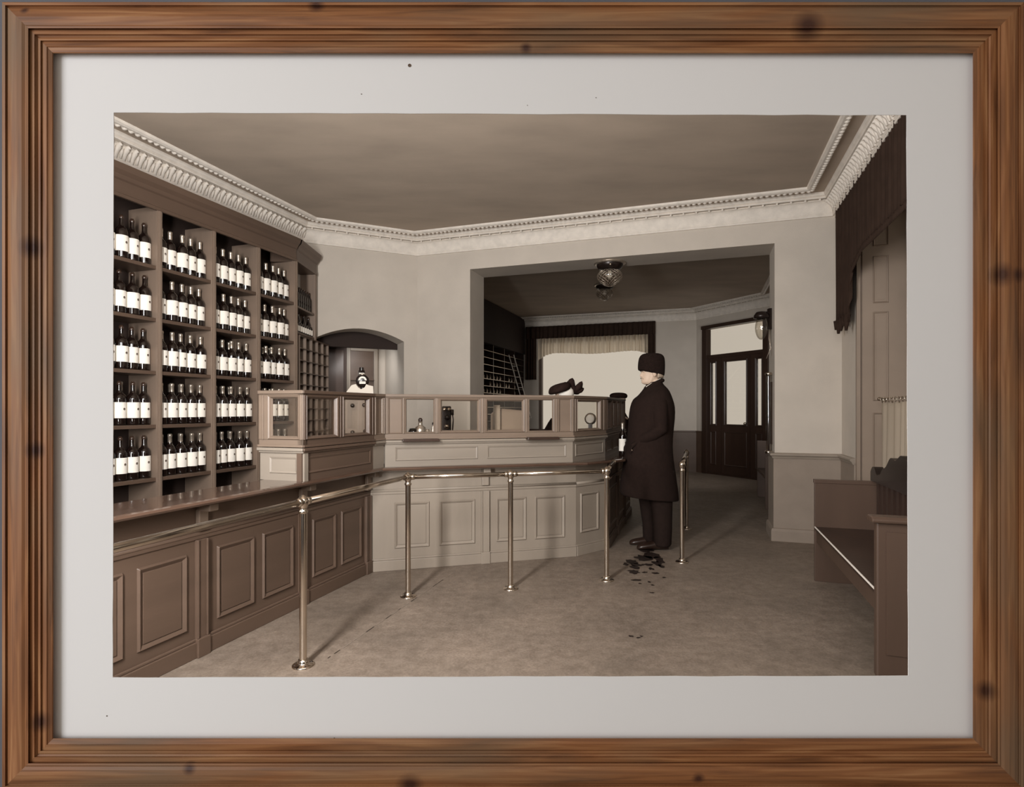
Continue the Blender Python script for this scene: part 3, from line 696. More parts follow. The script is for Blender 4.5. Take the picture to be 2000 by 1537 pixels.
# ------------------------------------------------------------------ brass queue rail
RZ = .845
posts = [(-1.077, 2.917), (-.734, 3.996), (-.011, 4.167), (.733, 4.38), (1.471, 4.895), (1.932, 6.26)]
PL = ['brass post nearest the camera, in front of the left counter', 'second brass post, where the rail turns the corner', 'middle brass post in front of the pale counter', 'fourth brass post, left of the man, at the rail end',
      'brass post just right of the standing man', 'thin far brass post behind the one right of the man']
pp = thing('brass_post', (posts[0][0], posts[0][1], 0), 0, PL[0], 'post', 'brass rail posts')
MB().lathe([(.019, .0), (.019, RZ-.045)], n=20).build('pole', 'brass', pp)
MB().lathe([(.056, 0), (.056, .006), (.050, .010), (.030, .012), (.026, .020), (.024, .035), (.019, .036)], n=28).build('base_flange', 'brass', pp)
MB().lathe([(.019, RZ-.06), (.024, RZ-.056), (.024, RZ-.045), (.018, RZ-.04), (.020, RZ-.030), (.0275, RZ-.014), (.029, RZ), (.0265, RZ+.014), (.018, RZ+.025), (.010, RZ+.029), (.006, RZ+.034), (.0003, RZ+.036)], n=20).build('ball_joint', 'brass', pp)
mb = MB()
for i in range(4): mb.ball((.042*math.cos(i*1.57+.6), .042*math.sin(i*1.57+.6), .010), .005, 8)
mb.build('screw', 'darkmetal', pp)
for (x, y), l in list(zip(posts, PL))[1:]: dup(pp, (x, y, 0), .3, l)
def rail(p, q, label, r=.0172):
    d = Vector(q)-Vector(p); o = thing('brass_rail', (p[0], p[1], RZ), math.atan2(d.y, d.x), label, 'rail'); L = d.length
    MB().tube([(.026, 0, 0), (L-.026, 0, 0)], r, 16).build('bar', 'brass', o)
    for c_ in (.02, L-.045): MB().tube([(c_, 0, 0), (c_+.025, 0, 0)], r*1.25, 16).build('collar', 'brass', o)
rail((-1.677, .875), posts[0], 'brass rail coming from the left edge to the nearest post')
rail(posts[0], posts[1], 'brass rail slanting from the nearest post to the corner post')
rail(posts[1], posts[2], 'brass rail between the corner post and the middle post')
rail(posts[2], posts[3], 'brass rail between the middle post and the post left of the man')
rail(posts[3], (.93, 5.16), 'short stub of brass rail joining the rail end to the counter')
rail(posts[4], posts[5], 'short brass rail joining the two posts right of the man')
# ------------------------------------------------------------------ ceiling lamps
def lamp(px, py, Y, label, first=None):
    q = P(px, py, Y)
    if first: return dup(first, q, 0, label)
    t = thing('ceiling_lamp', q, 0, label, 'lamp', 'flush ceiling lamps')
    MB().lathe([(.0003, 0), (.17, 0), (.178, -.006), (.178, -.014), (.165, -.022), (.12, -.026)], n=40).build('ceiling_plate', 'foil', t)
    MB().lathe([(.15, -.02), (.148, -.04), (.135, -.065), (.11, -.08), (.06, -.086), (.0003, -.086)], n=40).build('collar', 'darkmetal', t)
    pr = [(.07, -.086), (.11, -.10), (.135, -.13), (.142, -.155), (.134, -.185), (.108, -.22), (.07, -.25), (.03, -.268), (.0003, -.272)]
    MB().lathe(pr, n=40).build('glass_bowl', 'thinglass', t)
    mb = MB()
    for k_ in range(16):
        for sgn in (-1, 1):
            pts = []
            for j, (r, z) in enumerate(pr[:-1]): g = 2*math.pi*k_/16+sgn*j*.30; pts.append((r*1.01*math.cos(g), r*1.01*math.sin(g), z))
            mb.tube(pts, .0028, 5)
    mb.build('cut_pattern', 'foil', t)
    mb = MB()
    for k_ in range(3): g = 2*math.pi*k_/3+.4; mb.ball((.14*math.cos(g), .14*math.sin(g), -.05), .014, 10)
    mb.build('thumbscrew', 'brass', t)
    MB().tube([(0, 0, -.08), (0, 0, -.13)], .02).ball((0, 0, -.155), .03).build('bulb', 'label', t)
    return t
def put_z(px, Y, z): return HY+(H-z)*F/Y
l1_ = lamp(1191, put_z(1191, 6.47, 3.0), 6.47, 'cut glass ceiling lamp under the beam of the wide opening')
lamp(1181, put_z(1181, 9.55, ZC), 9.55, 'smaller looking glass ceiling lamp farther back in the rear room', l1_)
# ------------------------------------------------------------------ bench by the right wall
o, a, L = frame_of(wp(.827, 4.87), wp(.827, 3.26))
bn = thing('wooden_bench', (o.x, o.y, 0), a, 'dark wooden settle with panelled ends along the right wall', 'bench')
BD = 1.29-.827
def endp(x0, x1, nm):
    q = MB().box(x0, x1, -.01, BD, 0, .765).build('end_panel', 'benchwood', bn, bevel=.008)
    MB().prof([(x0-.025, .765), (x1+.025, .765), (x1+.03, .780), (x1+.01, .795), (x0-.01, .795), (x0-.03, .780)], -.035, BD).build('end_cap', 'benchwood', q, bevel=.005); return q
q = MB().box(-.03, 0, -.0, BD, 0, .775).box(-.03, .006, -.006, BD, .755, .785).build('end_panel', 'benchwood', bn, bevel=.003)
endp(L, L+.05, 1)
MB().box(L+.05, L+.056, .03, BD-.03, .12, .72).build('end_moulding', 'benchwood', bn)
MB().box(0, L, 0, BD, .395, .42).build('seat', 'darkwood', bn, bevel=.002)
MB().box(0, L, -.002, .004, .4135, .421).build('seat_edging', 'label', bn)
MB().box(0, L, .012, .035, .30, .395).build('seat_apron', 'benchwood', bn)
MB().box(0, L, BD-.04, BD-.02, .42, .80).build('back_panel', 'darkwood', bn)
mb = MB()
for i in range(14): x = .02+i*.112; mb.box(x, x+.05, BD-.055, BD-.035, .44, .79)
mb.build('back_slat', 'darkwood', bn)
pts = [(0, .79), (L, .79)]
top = []
for i in range(81):
    x = L*(1-i/80); d = x
    z = .86+.05*math.cos(d*14)**2
    if d < .16: z = .90-1.8*(d-.07)**2*5
    elif d < .26: z = .845+.02*(d-.16)/.1
    else: z = .865+.16*(1-math.exp(-(d-.26)*6))+.015*math.sin(d*30)
    top.append((x, z))
mb = MB(); mb.prof(pts+top, BD-.09, BD-.03); mb.build('carved_crest', 'black', bn)
# small bench and apparatus in the rear room by the opening
o, a, L = frame_of(wp(.80, 9.3), wp(.80, 8.2))
b2 = thing('wooden_bench', (o.x, o.y, 0), a, 'plain bench seen beyond the opening beneath the glazed door', 'bench')
MB().box(0, L, 0, .46, .40, .44).build('seat', 'benchwood', b2)
MB().box(-.03, 0, 0, .46, 0, .85).build('end_panel', 'benchwood', b2, bevel=.004)
MB().box(L, L+.03, 0, .46, 0, .70).build('end_panel', 'benchwood', b2, bevel=.004)
# ------------------------------------------------------------------ things on the reveal of the opening
q = W(.665, 6.45, 0)
tb = thing('gauge_tube', (q.x, q.y, H-(886-HY)*5.9/F), 0, 'tall slim glass gauge tube with metal caps on the opening edge', 'gauge')
hh = (886-727)*5.9/F
MB().lathe([(.026, .03), (.026, hh-.03)], n=20).build('glass_tube', 'thinglass', tb)
MB().lathe([(.0003, .0), (.03, .0), (.034, .012), (.034, .03), (.026, .034)], n=20).lathe([(.026, hh-.034), (.034, hh-.03), (.034, hh-.008), (.026, hh), (.0003, hh)], n=20).build('end_cap', 'brass', tb)
MB().tube([(0, 0, .03), (0, 0, hh-.03)], .011, 10).box(.018, .034, -.012, .012, .1, hh-.1).build('inner_rod', 'darkwood', tb)
q = W(.60, 6.50, 0); Yq = q.y
wl = thing('wall_lantern', (q.x, q.y, H-(640-HY)*Yq/F), 0, 'dark globe wall lantern with hanging wires high on the opening edge', 'lamp')
MB().ball((0, 0, 0), .085, 20, sc=(.7, .9, 1.5)).build('glass_globe', 'thinglass', wl)
MB().lathe([(.0003, .17), (.05, .165), (.075, .13), (.078, .10), (.05, .095)], n=20).build('hood', 'darkmetal', wl)
MB().tube([(0, 0, .15), (.05, -.01, .16), (.095, -.02, .14)], .012).box(.07, .10, -.04, .02, -.02, .2).build('bracket', 'darkmetal', wl)
MB().tube([(.07, -.02, -.02), (.06, -.04, -.12), (.075, -.05, -.22), (.03, -.05, -.33)], .003, 6).tube([(.075, -.02, 0), (.07, -.05, -.18), (.095, -.06, -.34)], .003, 6).build('wire', 'foil', wl)
# ------------------------------------------------------------------ rear room shelving and ladder
o, a, L = frame_of(wp(-3.92, 7.2), wp(-3.92, 12.55))
rs = thing('rear_shelving', (o.x, o.y, 0), a, 'dark shelving along the left side of the back room behind the screen', 'shelving')
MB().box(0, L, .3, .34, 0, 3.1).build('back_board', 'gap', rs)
mb = MB()
for i in range(9): mb.box(i*L/8-.015, i*L/8+.015, 0, .3, 0, 3.1)
mb.build('divider', 'darkwood', rs)
mb = MB()
for i in range(15): z = .55+i*.137; mb.box(.015, L-.015, .006, .3, z-.012, z)
mb.build('shelf_board', 'darkwood', rs)
mb = MB()
for i in range(5, 15): z = .55+i*.137; mb.box(.015, L-.015, -.003, .006, z-.010, z-.001)
mb.build('shelf_edge', 'foil', rs)
MB().box(-.02, L+.02, -.03, .3, 2.60, 3.41).build('cornice_board', 'gap', rs)
o_r, a_r = o, a
cnt = 0
gb = thing('small_glass', (0, 0, -5), 0, '', 'glass')
MB().lathe([(.0003, 0), (.02, 0), (.022, .01), (.022, .06), (.012, .075), (.01, .1), (.0003, .101)], n=10).build('glass_body', 'foil', gb)
for j in range(4):
    for i in range(12):
        x = 2.75+i*.19; z = .55+(7+j*1)*.137+.001
        if x > L-.1 or random.random() < .2: continue
        c = Vector((o_r.x+x*math.cos(a_r)-.06*math.sin(a_r), o_r.y+x*math.sin(a_r)+.06*math.cos(a_r), z))
        dup(gb, c, 0, 'tiny pale bottle on the dark shelving of the back room', 'tiny pale bottles on the back room shelving')
def wl2(x, y, z): return Vector((o_r.x+x*math.cos(a_r)-y*math.sin(a_r), o_r.y+x*math.sin(a_r)+y*math.cos(a_r), z))
ld = thing('ladder', wl2(4.95, -.55, 0), 0, 'narrow ladder leaning on the back room shelves beside the drape', 'ladder')
bq = wl2(4.95, -.55, 0)
T0, T1 = P(1023, 765, 12.7), P(1006, 703, 12.2)
dirv = (T1-T0); s0 = T0-dirv*(T0.z/dirv.z)-bq; s1 = T1+dirv*.15-bq
off2 = P(1014, 765, 12.7)-T0
for dd in (Vector((0, 0, 0)), Vector((off2.x, 0, 0))):
    MB().tube([s0+dd, s1+dd], .011, 8).build('ladder_rail', 'label', ld)
mb = MB()
for i in range(1, 11):
    c = s0+(s1-s0)*(i/11); mb.tube([c, c+Vector((off2.x, 0, 0))], .008, 6)
mb.build('rung', 'label', ld)
# ------------------------------------------------------------------ lobby beyond the arch
def at_lobby(px, dpt):
    p1 = dl(0, dpt); p2 = dl(1, dpt); return hit(px, (p1.x, p1.y), (p2.x, p2.y))
x0, Y0 = at_lobby(677, 1.02); x1, Y1 = at_lobby(738, 1.02)
zt = H-(680-HY)*Y0/F
cbn = thing('lobby_cabinet', dl(x0, 1.09), a_, 'narrow glazed wooden cabinet seen through the archway', 'cabinet')
wdt = x1-x0
MB().box(0, .05, -.07, 0, .3, 2.2).box(wdt-.05, wdt, -.07, 0, .3, 2.2).box(.05, wdt-.05, -.07, 0, 2.12, 2.2).box(.05, wdt-.05, -.02, 0, .3, 2.12).build('body', 'oak', cbn, bevel=.004)
MB().box(.05, wdt-.05, -.075, -.02, 1.72, 1.735).box(.05, wdt-.05, -.075, -.02, 1.30, 1.32).build('shelf_board', 'oak_dark', cbn)
MB().box(.05, wdt-.05, -.03, -.02, 1.32, 2.12).build('inner_panel', 'oak_dark', cbn)
MB().box(0.05, wdt-.05, -.08, -.06, .45, 1.30).ring(.09, wdt-.09, .5, 1.25, -.08).build('door', 'oak', cbn)
x2, Y2 = at_lobby(707, 1.0)
jj = thing('labelled_jar', dl(x2, 1.04, 1.736), a_, 'dark square jar with a white label on the archway cabinet shelf', 'jar')
MB().box(-.04, .04, -.02, .02, 0, .12).lathe([(.03, .12), (.03, .16), (.0003, .16)], n=12).build('glass_body', 'bottle', jj, bevel=.004)
MB().box(-.035, .035, -.0225, -.02, .01, .085).build('paper_label', 'label', jj)
x3, _ = at_lobby(640, .9); x4, _ = at_lobby(674, .9)
lc = thing('lobby_shade_block', dl(x3, 1.09), a_, 'tall dark block added for the shade at the left inside the archway', 'cupboard')
MB().box(-.25, x4-x3, -.3, 0, 0, 2.38).build('cupboard_body', 'gap', lc); MB().box(-.2, x4-x3-.04, -.312, -.3, .1, 2.1).build('door', 'darkwood', lc)  # dark block added where the lobby's left side lies in shade
zc0 = P(700, 771, 5.5).z
pcb = thing('meter_cabinet', (P(701, 771, 5.52).x, 5.52, .9995), .2, 'pale flat cabinet with dark round knobs seen through the second slanting pane', 'cabinet')
MB().box(-.13, .13, 0, .16, 0, zc0-1.0).build('cabinet_body', 'shutter', pcb, bevel=.004)
for (x, z) in ((-.06, .36), (.05, .365), (-.06, .10), (.06, .11)): MB().lathe([(.0003, -.02), (.016, -.02), (.02, -.012), (.02, 0)], (x, 0, z), 14, axis='y').build('knob', 'black', pcb)
q = P(708, 768, 5.6)
dm = thing('dial_instrument', (q.x, q.y, zc0), .25, 'black round instrument with a pale dial standing before the archway', 'instrument')
zc = P(708, 744, 5.6).z-zc0
MB().lathe([(.0003, -.03), (.055, -.03), (.064, -.02), (.064, .02), (.055, .03), (.0003, .03)], (0, 0, zc), 24, axis='y').build('dial_case', 'black', dm)
mb = MB()
for i in range(10):
    g0_, g1_ = math.pi*i/10, math.pi*(i+1)/10
    mb.add([(r*math.cos(g), -.032, zc+.004+r*math.sin(g)) for r, g in ((.022, g0_), (.040, g0_), (.040, g1_), (.022, g1_))], [(0, 1, 2, 3)])
mb.box(-.03, .03, -.034, -.031, zc-.03, zc-.006); mb.build('dial_face', 'label', dm)
MB().lathe([(.07, 0), (.07, .012), (.03, .02), (.02, .03), (.02, zc-.05)], n=20).build('stand', 'black', dm)
MB().lathe([(.0003, zc+.075), (.03, zc+.07), (.034, zc+.06), (.02, zc+.058)], n=16).build('lid', 'foil', dm)
bx = thing('desk', (q.x+.05, q.y+.05, 0), .25, 'plain desk behind the counter below the round instrument', 'desk')
MB().box(-.45, .4, -.2, .3, .96, .999).build('desk_top', 'oak_dark', bx, bevel=.004)
for (x, y) in ((-.42, -.17), (.37, -.17), (-.42, .27), (.37, .27)): MB().box(x-.025, x+.025, y-.025, y+.025, 0, .96).build('leg', 'oak_dark', bx)
pc = P(704, 768, 5.5)
pa = thing('paper_stack', (pc.x, 5.535, zc0), .1, 'white papers propped around the foot of the round instrument', 'papers')
zz = P(704, 752, 5.5).z-zc0
MB().prof([(-.12, 0), (.12, 0), (.115, zz-.01), (.07, zz), (.05, zz+.01), (.035, zz-.02), (0, zz-.04), (-.03, zz-.02), (-.05, zz+.01), (-.09, zz), (-.14, zz*.3)], -.02, .0).build('sheet', 'paper', pa)
MB().box(-.10, .02, .002, .02, 0, zz*.5).build('folder', 'paper', pa)
# ------------------------------------------------------------------ things on the staff side of the screen
dk = thing('serving_table', (-.35, 5.28, 0), math.radians(16), 'long staff table behind the glazed screen', 'table')
MB().box(-.8, .5, -.25, .2, 1.05, 1.08).build('table_top', 'oak', dk, bevel=.004)
for (x, y) in ((-.77, -.22), (.47, -.22), (-.77, .17), (.47, .17)): MB().box(x-.025, x+.025, y-.025, y+.025, 0, 1.05).build('leg', 'oak', dk)
ZTb = 1.081
def onT(px, Y): return Vector(((px-1000)*Y/F, Y, ZTb))
t = thing('glass_decanter', onT(821, 4.95), 0, 'round glass decanter in the left serving hatch', 'decanter')
MB().lathe([(.0003, 0), (.03, 0), (.045, .02), (.052, .05), (.045, .085), (.02, .1), (.016, .13), (.022, .135)], n=20).build('glass_body', 'foil', t)
MB().lathe([(.014, .13), (.02, .15), (.012, .165), (.0003, .168)], n=12).build('stopper', 'darkwood', t)
t = thing('glass_jar', onT(807, 4.93), 0, 'dark glossy round jar left of the decanter', 'jar')
MB().lathe([(.0003, 0), (.03, 0), (.042, .025), (.042, .05), (.03, .075), (.0003, .078)], n=20).build('glass_body', 'bottle', t)
t = thing('glass_jar', onT(834, 5.0), 0, 'small pale jar right of the decanter', 'jar')
MB().lathe([(.0003, 0), (.025, 0), (.034, .02), (.034, .04), (.022, .058), (.022, .066), (.0003, .067)], n=16).build('glass_body', 'foil', t)
t = thing('small_bottle', onT(846, 5.0), 0, 'tiny dark topped bottle at the right edge of the left hatch', 'bottle')
MB().lathe([(.0003, 0), (.016, 0), (.018, .01), (.018, .07), (.008, .09), (.008, .12), (.0003, .121)], n=12).build('glass_body', 'foil', t)
MB().lathe([(.0095, .1), (.0095, .125), (.0003, .126)], n=10).build('cork', 'black', t)
t = thing('telephone', onT(872, 5.02), .2, 'upright black telephone apparatus behind the first framed pane', 'telephone')
MB().box(-.04, .04, -.03, .05, 0, .27).build('case', 'black', t, bevel=.01)
mb = MB()
for x in (-.02, .02): mb.lathe([(.0003, -.012), (.016, -.01), (.018, 0), (.0003, 0)], (x, -.03, .24), 12, axis='y')
mb.build('bell', 'brass', t)
MB().lathe([(.0003, -.05), (.024, -.05), (.018, -.02), (.012, 0)], (0, -.03, .17), 14, axis='y').build('mouthpiece', 'darkmetal', t)
MB().tube([(.045, -.03, .24), (.055, -.05, .15), (.05, -.04, .05)], .006).tube([(.048, -.035, .24), (.048, -.035, .19)], .014).build('receiver', 'darkmetal', t)
MB().lathe([(.0003, -.02), (.02, -.02), (.02, 0)], (0, -.03, .09), 14, axis='y').build('dial', 'brass', t)
t = thing('cash_register', onT(990, 5.18), .27, 'pale boxy till with a dark base behind the second framed pane', 'till')
MB().prof([(-.13, .05), (.13, .05), (.13, .23), (-.07, .25), (-.13, .20)], -.1, .1).build('till_body', 'shutter', t, bevel=.008)
MB().box(-.14, .14, -.12, .1, 0, .05).build('cash_drawer', 'darkwood', t, bevel=.004)
MB().box(-.15, -.10, -.14, -.10, .02, .28).build('side_post', 'oak', t)
t = thing('paper_stack', onT(985, 5.0), .2, 'loose papers lying in front of the till', 'papers')
MB().box(-.10, .1, -.04, .04, 0, .02).box(-.07, .09, -.035, .05, .02, .028).build('sheet', 'paper', t)
t = thing('round_clock', (P(1153, 820, 6.2).x, 6.2, .94), -.3, 'round glass faced clock behind the short angled screen', 'clock')
zc = P(1155, 818, 6.2).z-.94
MB().lathe([(.0003, -.02), (.05, -.02), (.062, -.01), (.065, .01), (.06, .03), (.0003, .03)], (0, 0, zc), 28, axis='y').build('clock_case', 'foil', t)
MB().lathe([(.0003, -.023), (.045, -.022)], (0, 0, zc), 24, axis='y').build('clock_face', 'label', t)
MB().box(-.06, .06, -.04, .04, 0, .02).box(-.02, .02, -.015, .015, .02, zc-.05).build('base', 'darkwood', t)
q = thing('side_table', (P(1153, 820, 6.2).x, 6.22, 0), -.3, 'low cupboard holding the round clock behind the right corner screen', 'cupboard')
MB().box(-.25, .16, -.15, .2, 0, .92).build('cupboard_body', 'oak_dark', q); MB().box(-.27, .18, -.17, .22, .92, .939).build('cupboard_top', 'oak_dark', q)
# bottle beside the man's hand
q = (P(1216, 850, 5.62).x, 5.62, .861)
t = thing('tall_bottle', q, 0, 'tall bottle with a pale label on the ledge before the man', 'bottle')
MB().lathe([(.0003, 0), (.033, 0), (.036, .006), (.036, .19), (.03, .22), (.014, .25), (.013, .31), (.015, .312), (.015, .325), (.0003, .326)], n=20).build('glass_body', 'bottle', t)
MB().lathe([(.0366, .05), (.0366, .17)], n=24, a0=180, a1=360).build('paper_label', 'label', t)
MB().lathe([(.0155, .27), (.0163, .315), (.0163, .328), (.0003, .329)], n=12).build('foil_capsule', 'foil', t)
t = thing('paper_sheet', (1.235, 5.7, .861), .3, 'white slip of paper on the ledge between bottle and man', 'paper')
MB().box(-.05, .05, -.07, .07, 0, .004).build('sheet', 'paper', t)
# ------------------------------------------------------------------ wet footprints and floor marks
def blob(px, py, w_, h_, n=14):
    Y = H*F/(py-HY); c = ((px-1000)*Y/F, Y); pts = []
    for i in range(n):
        g = 2*math.pi*i/n; r = 1+random.uniform(-.35, .35)
        pts.append((c[0]+w_*Y/F*r*math.cos(g), c[1]+h_*Y*Y/(F*H)*r*math.sin(g)))
    return pts
mb = MB()
for (px, py, a__, b__) in [(1232, 1097, 13, 5), (1256, 1090, 16, 5), (1276, 1086, 16, 6), (1288, 1094, 9, 6), (1240, 1108, 8, 4), (1291, 1106, 7, 3), (1266, 1103, 10, 2), (1238, 1117, 10, 4),
                          (1272, 1111, 6, 2.5), (1280, 1120, 6, 2), (1243, 1133, 9, 1.5), (1268, 1137, 3, 1.5), (1274, 1143, 3, 1.2), (1297, 1128, 4, 1), (1250, 1140, 3, 1.2), (1273, 1158, 4, 1), (1262, 1075, 12, 4),
                          (1263, 1024, 9, 2), (1258, 1028, 5, 1.5), (1232, 1243, 5, 1.6), (1247, 1246, 5, 1.2), (1252, 1243, 3, 1), (1244, 1104, 12, 3), (1283, 1101, 8, 5), (1222, 1102, 6, 2.5), (1259, 1118, 5, 1.3)]:
    pts = blob(px, py, a__, b__); mb.add([(p[0], p[1], .0025) for p in pts], [list(range(len(pts)))])
o = mb.build('wet_footprint', 'wet'); tag(o, 'dark wet slush marks on the floor around the man\'s shoes', 'wet stain', kind='stuff')
def ff(px, py): Y = H*F/(py-HY); return Vector(((px-1000)*Y/F, Y, .002))
mb = MB(); p, q = ff(885, 1119), ff(640, 1286); d = q-p; tt = 0
while tt < 1:
    l_ = random.uniform(.015, .06); g = random.uniform(.004, .02); s_ = p+d*tt; e_ = p+d*min(1, tt+l_); nn = Vector((-d.y, d.x, 0)).normalized()*.0022
    mb.add([s_-nn, e_-nn, e_+nn, s_+nn], [(0, 1, 2, 3)], int(random.random() < .5)); tt += l_+g
struct(mb.build('floor_seam', ['wet', 'plaster_low'], fl))
# ------------------------------------------------------------------ people
def el(cx, cy, z, rx, ry, n=28, tx=0.0, sq=1.0, tilt=0):
    out = []
    for i in range(n):
        g = 2*math.pi*i/n; c, s_ = math.cos(g), math.sin(g)
        x = rx*math.copysign(abs(c)**sq, c); y = ry*math.copysign(abs(s_)**sq, s_)
        out.append((cx+x, cy+y, z+tilt*x))
    return out
def head(mb, c, s=1.0, m=0):
    # faces -x; c is the centre of the skull; s scales a 0.24 m head
    n = 48; rings = []
    data = [(-.118, -.048, .022, .028), (-.112, -.068, .030, .040), (-.095, -.080, .045, .052), (-.070, -.082, .070, .060), (-.040, -.080, .088, .067), (-.010, -.082, .095, .072), (.020, -.084, .100, .075), (.050, -.086, .100, .076),
            (.080, -.076, .092, .070), (.105, -.052, .070, .054), (.120, -.02, .04, .028)]
    def nose(z): return (.021*math.exp(-((z+.036)/.012)**2))+(.014*math.exp(-((z+.017)/.017)**2))+(.004*math.exp(-((z+.075)/.006)**2))+(.004*math.exp(-((z+.060)/.005)**2))
    zs = []
    for i in range(len(data)-1):
        for j in range(5): zs.append((i, j/5))
    zs.append((len(data)-2, 1.0))
    for i, t in zs:
        d = [data[i][k_]*(1-t)+data[i+1][k_]*t for k_ in range(4)]; z, xf, xb, hw = d; r = []
        cx = (xf+xb)/2; rx = (xb-xf)/2
        for k_ in range(n):
            g = 2*math.pi*k_/n; x = cx-rx*math.cos(g); y = hw*math.sin(g)*(1 if math.cos(g) < 0 else .94)
            f_ = math.exp(-(math.atan2(math.sin(g), math.cos(g))/.20)**2)
            x -= f_*nose(z)
            x -= math.exp(-(math.atan2(math.sin(g), math.cos(g))/.35)**2)*(.006*math.exp(-((z+.068)/.010)**2)+.010*math.exp(-((z+.100)/.014)**2)+.005*math.exp(-((z-.028)/.010)**2))
            x += math.exp(-((abs(math.atan2(math.sin(g), math.cos(g)))-.42)/.16)**2)*.016*math.exp(-((z-.004)/.014)**2)
            r.append((c[0]+x*s, c[1]+y*s, c[2]+z*s))
        rings.append(r)
    mb.loft(rings, m)
    for sg in (-1, 1):
        mb.ball((c[0]+.020*s, c[1]+sg*.077*s, c[2]-.014*s), .033*s, 12, m, (.62, .42, 1.05))
        mb.ball((c[0]-.070*s, c[1]+sg*.030*s, c[2]+.006*s), .012*s, 10, m)
def hand(mb, wrist, d, up, side, s=1.0, curl=.5, m=0):
    d = Vector(d).normalized(); up = Vector(up).normalized(); lat = d.cross(up).normalized()*side; Wt = Vector(wrist)
    mb.tube([Wt-d*.04, Wt, Wt+d*.03, Wt+d*.07, Wt+d*.092], [.027*s, .026*s, .036*s, .040*s, .034*s], 12, m, flat=.55)
    for i, (o_f, ln) in enumerate(((-.028, .072), (-.010, .082), (.009, .077), (.027, .060))):
        p0 = Wt+d*.085+lat*o_f; pts = [p0]; g = 0
        for j in range(3):
            g += curl*(.5+.25*j+.05*i); pts.append(pts[-1]+(d*math.cos(g)-up*math.sin(g))*ln*s*(.44, .32, .24)[j])
        mb.tube([p0-d*.02]+pts, [.0095*s, .010*s, .009*s, .0085*s, .0065*s], 8, m)
    p0 = Wt+d*.03-lat*.032
    mb.tube([p0, p0+d*.022-lat*.018-up*.006, p0+d*.052-lat*.022-up*.018, p0+d*.072-lat*.012-up*.03], [.014*s, .012*s, .010*s, .007*s], 8, m)
MX, MY = 1.362, 5.42
def mx(px): return (px-1000)*MY/F
def mz(py): return H-(py-HY)*MY/F
man = thing('person', (MX, MY, 0), 0, 'person in a long black overcoat and dark fur hat standing at the counter', 'person')
def ml_(px): return mx(px)-MX
mb = MB()
hc = (ml_(1270.5), 0, mz(727))
head(mb, hc, 1.0)
mb.tube([(hc[0]+.02, 0, hc[2]-.05), (hc[0]+.035, 0, hc[2]-.10), (hc[0]+.05, 0, hc[2]-.17)], [.055, .055, .065], 16)
mb.loft([el(.01, 0, z, rx, ry) for z, rx, ry in ((.80, .12, .15), (.92, .13, .16), (1.05, .12, .15), (1.2, .125, .165), (1.35, .13, .19), (1.45, .11, .18), (1.50, .07, .10), (1.54, .055, .06))])
arms = []
for sg in (-1, 1):
    pts = [(.01, sg*.155, 1.43), (.0, sg*.195, 1.36), (.0, sg*.21, 1.25), (.01, sg*.215, 1.14), (-.06, sg*.20, 1.09), (-.12, sg*.18, 1.06), (-.165, sg*.15+.02, 1.035)]
    arms.append(pts); mb.tube(pts, [.06, .055, .047, .043, .037, .032, .026], 12)
    hand(mb, pts[-1], (-.75, .3*(sg < 0)-.1, -.6), (-.5, 0, .8), sg, .80, .6)
    mb.tube([(.0, sg*.08, .86), (.015, sg*.085, .65), (.02, sg*.09, .48), (.03, sg*.09, .28), (.03, sg*.09, .09)], [.095, .08, .058, .052, .04], 14)
    mb.ball((-.03, sg*.09, .045), .045, 12, 0, (2.2, .9, .7))
body = mb.build('body', 'skin', man, remesh=.0038); body.modifiers['q'].iterations = 1
mb = MB()
for sg in (-1,):
    mb.ball((hc[0]-.080, -.031, hc[2]+.004), .0055, 8); mb.ball((hc[0]-.080, .031, hc[2]+.004), .0055, 8)
    mb.tube([(hc[0]-.092, -.012, hc[2]+.026), (hc[0]-.080, -.036, hc[2]+.028), (hc[0]-.066, -.048, hc[2]+.022)], [.003, .004, .002], 6)
mb.build('eye', 'ink', body)
mb = MB()
for sg in (-1, 1): mb.tube([(hc[0]-.094, 0, hc[2]-.056), (hc[0]-.088, sg*.018, hc[2]-.058), (hc[0]-.074, sg*.034, hc[2]-.066)], [.005, .005, .002], 8)
mb.build('moustache', 'hair', body)
mb = MB(); rr = []
for z, e_ in ((-.055, .0), (-.03, .004), (.0, .006), (.03, .006), (.06, .006)):
    rr.append([(hc[0]+.024+(.084+e_)*math.cos(g), (.080+e_)*math.sin(g), hc[2]+z) for g in [math.radians(-76+152*i/20) for i in range(21)]])
n = 21; mb.add([p for r in rr for p in r], [(j*n+i, j*n+i+1, (j+1)*n+i+1, (j+1)*n+i) for j in range(4) for i in range(20)], 0, True)
q = mb.build('hair', 'hair', man); s_ = q.modifiers.new('t', 'SOLIDIFY'); s_.thickness = -.012
# hat
def rg(py, l, r, hw, tilt=0, n=28): return el((ml_(l)+ml_(r))/2, 0, mz(py), (ml_(r)-ml_(l))/2, hw, n, tilt=tilt)
mb = MB(); mb.loft([rg(729.5, 1250, 1293, .085, -.24), rg(728.5, 1246.5, 1296.5, .106, -.24), rg(727, 1246, 1297.5, .112, -.24), rg(717, 1246, 1298.5, .118, -.16), rg(706, 1247, 1298.5, .118, -.06), rg(698, 1248.5, 1297.5, .114), rg(693, 1252, 1293.5, .10), rg(690.5, 1257, 1288, .07), rg(690, 1266, 1279, .03)])
mb.build('fur_hat', 'fur', man, sub=1)
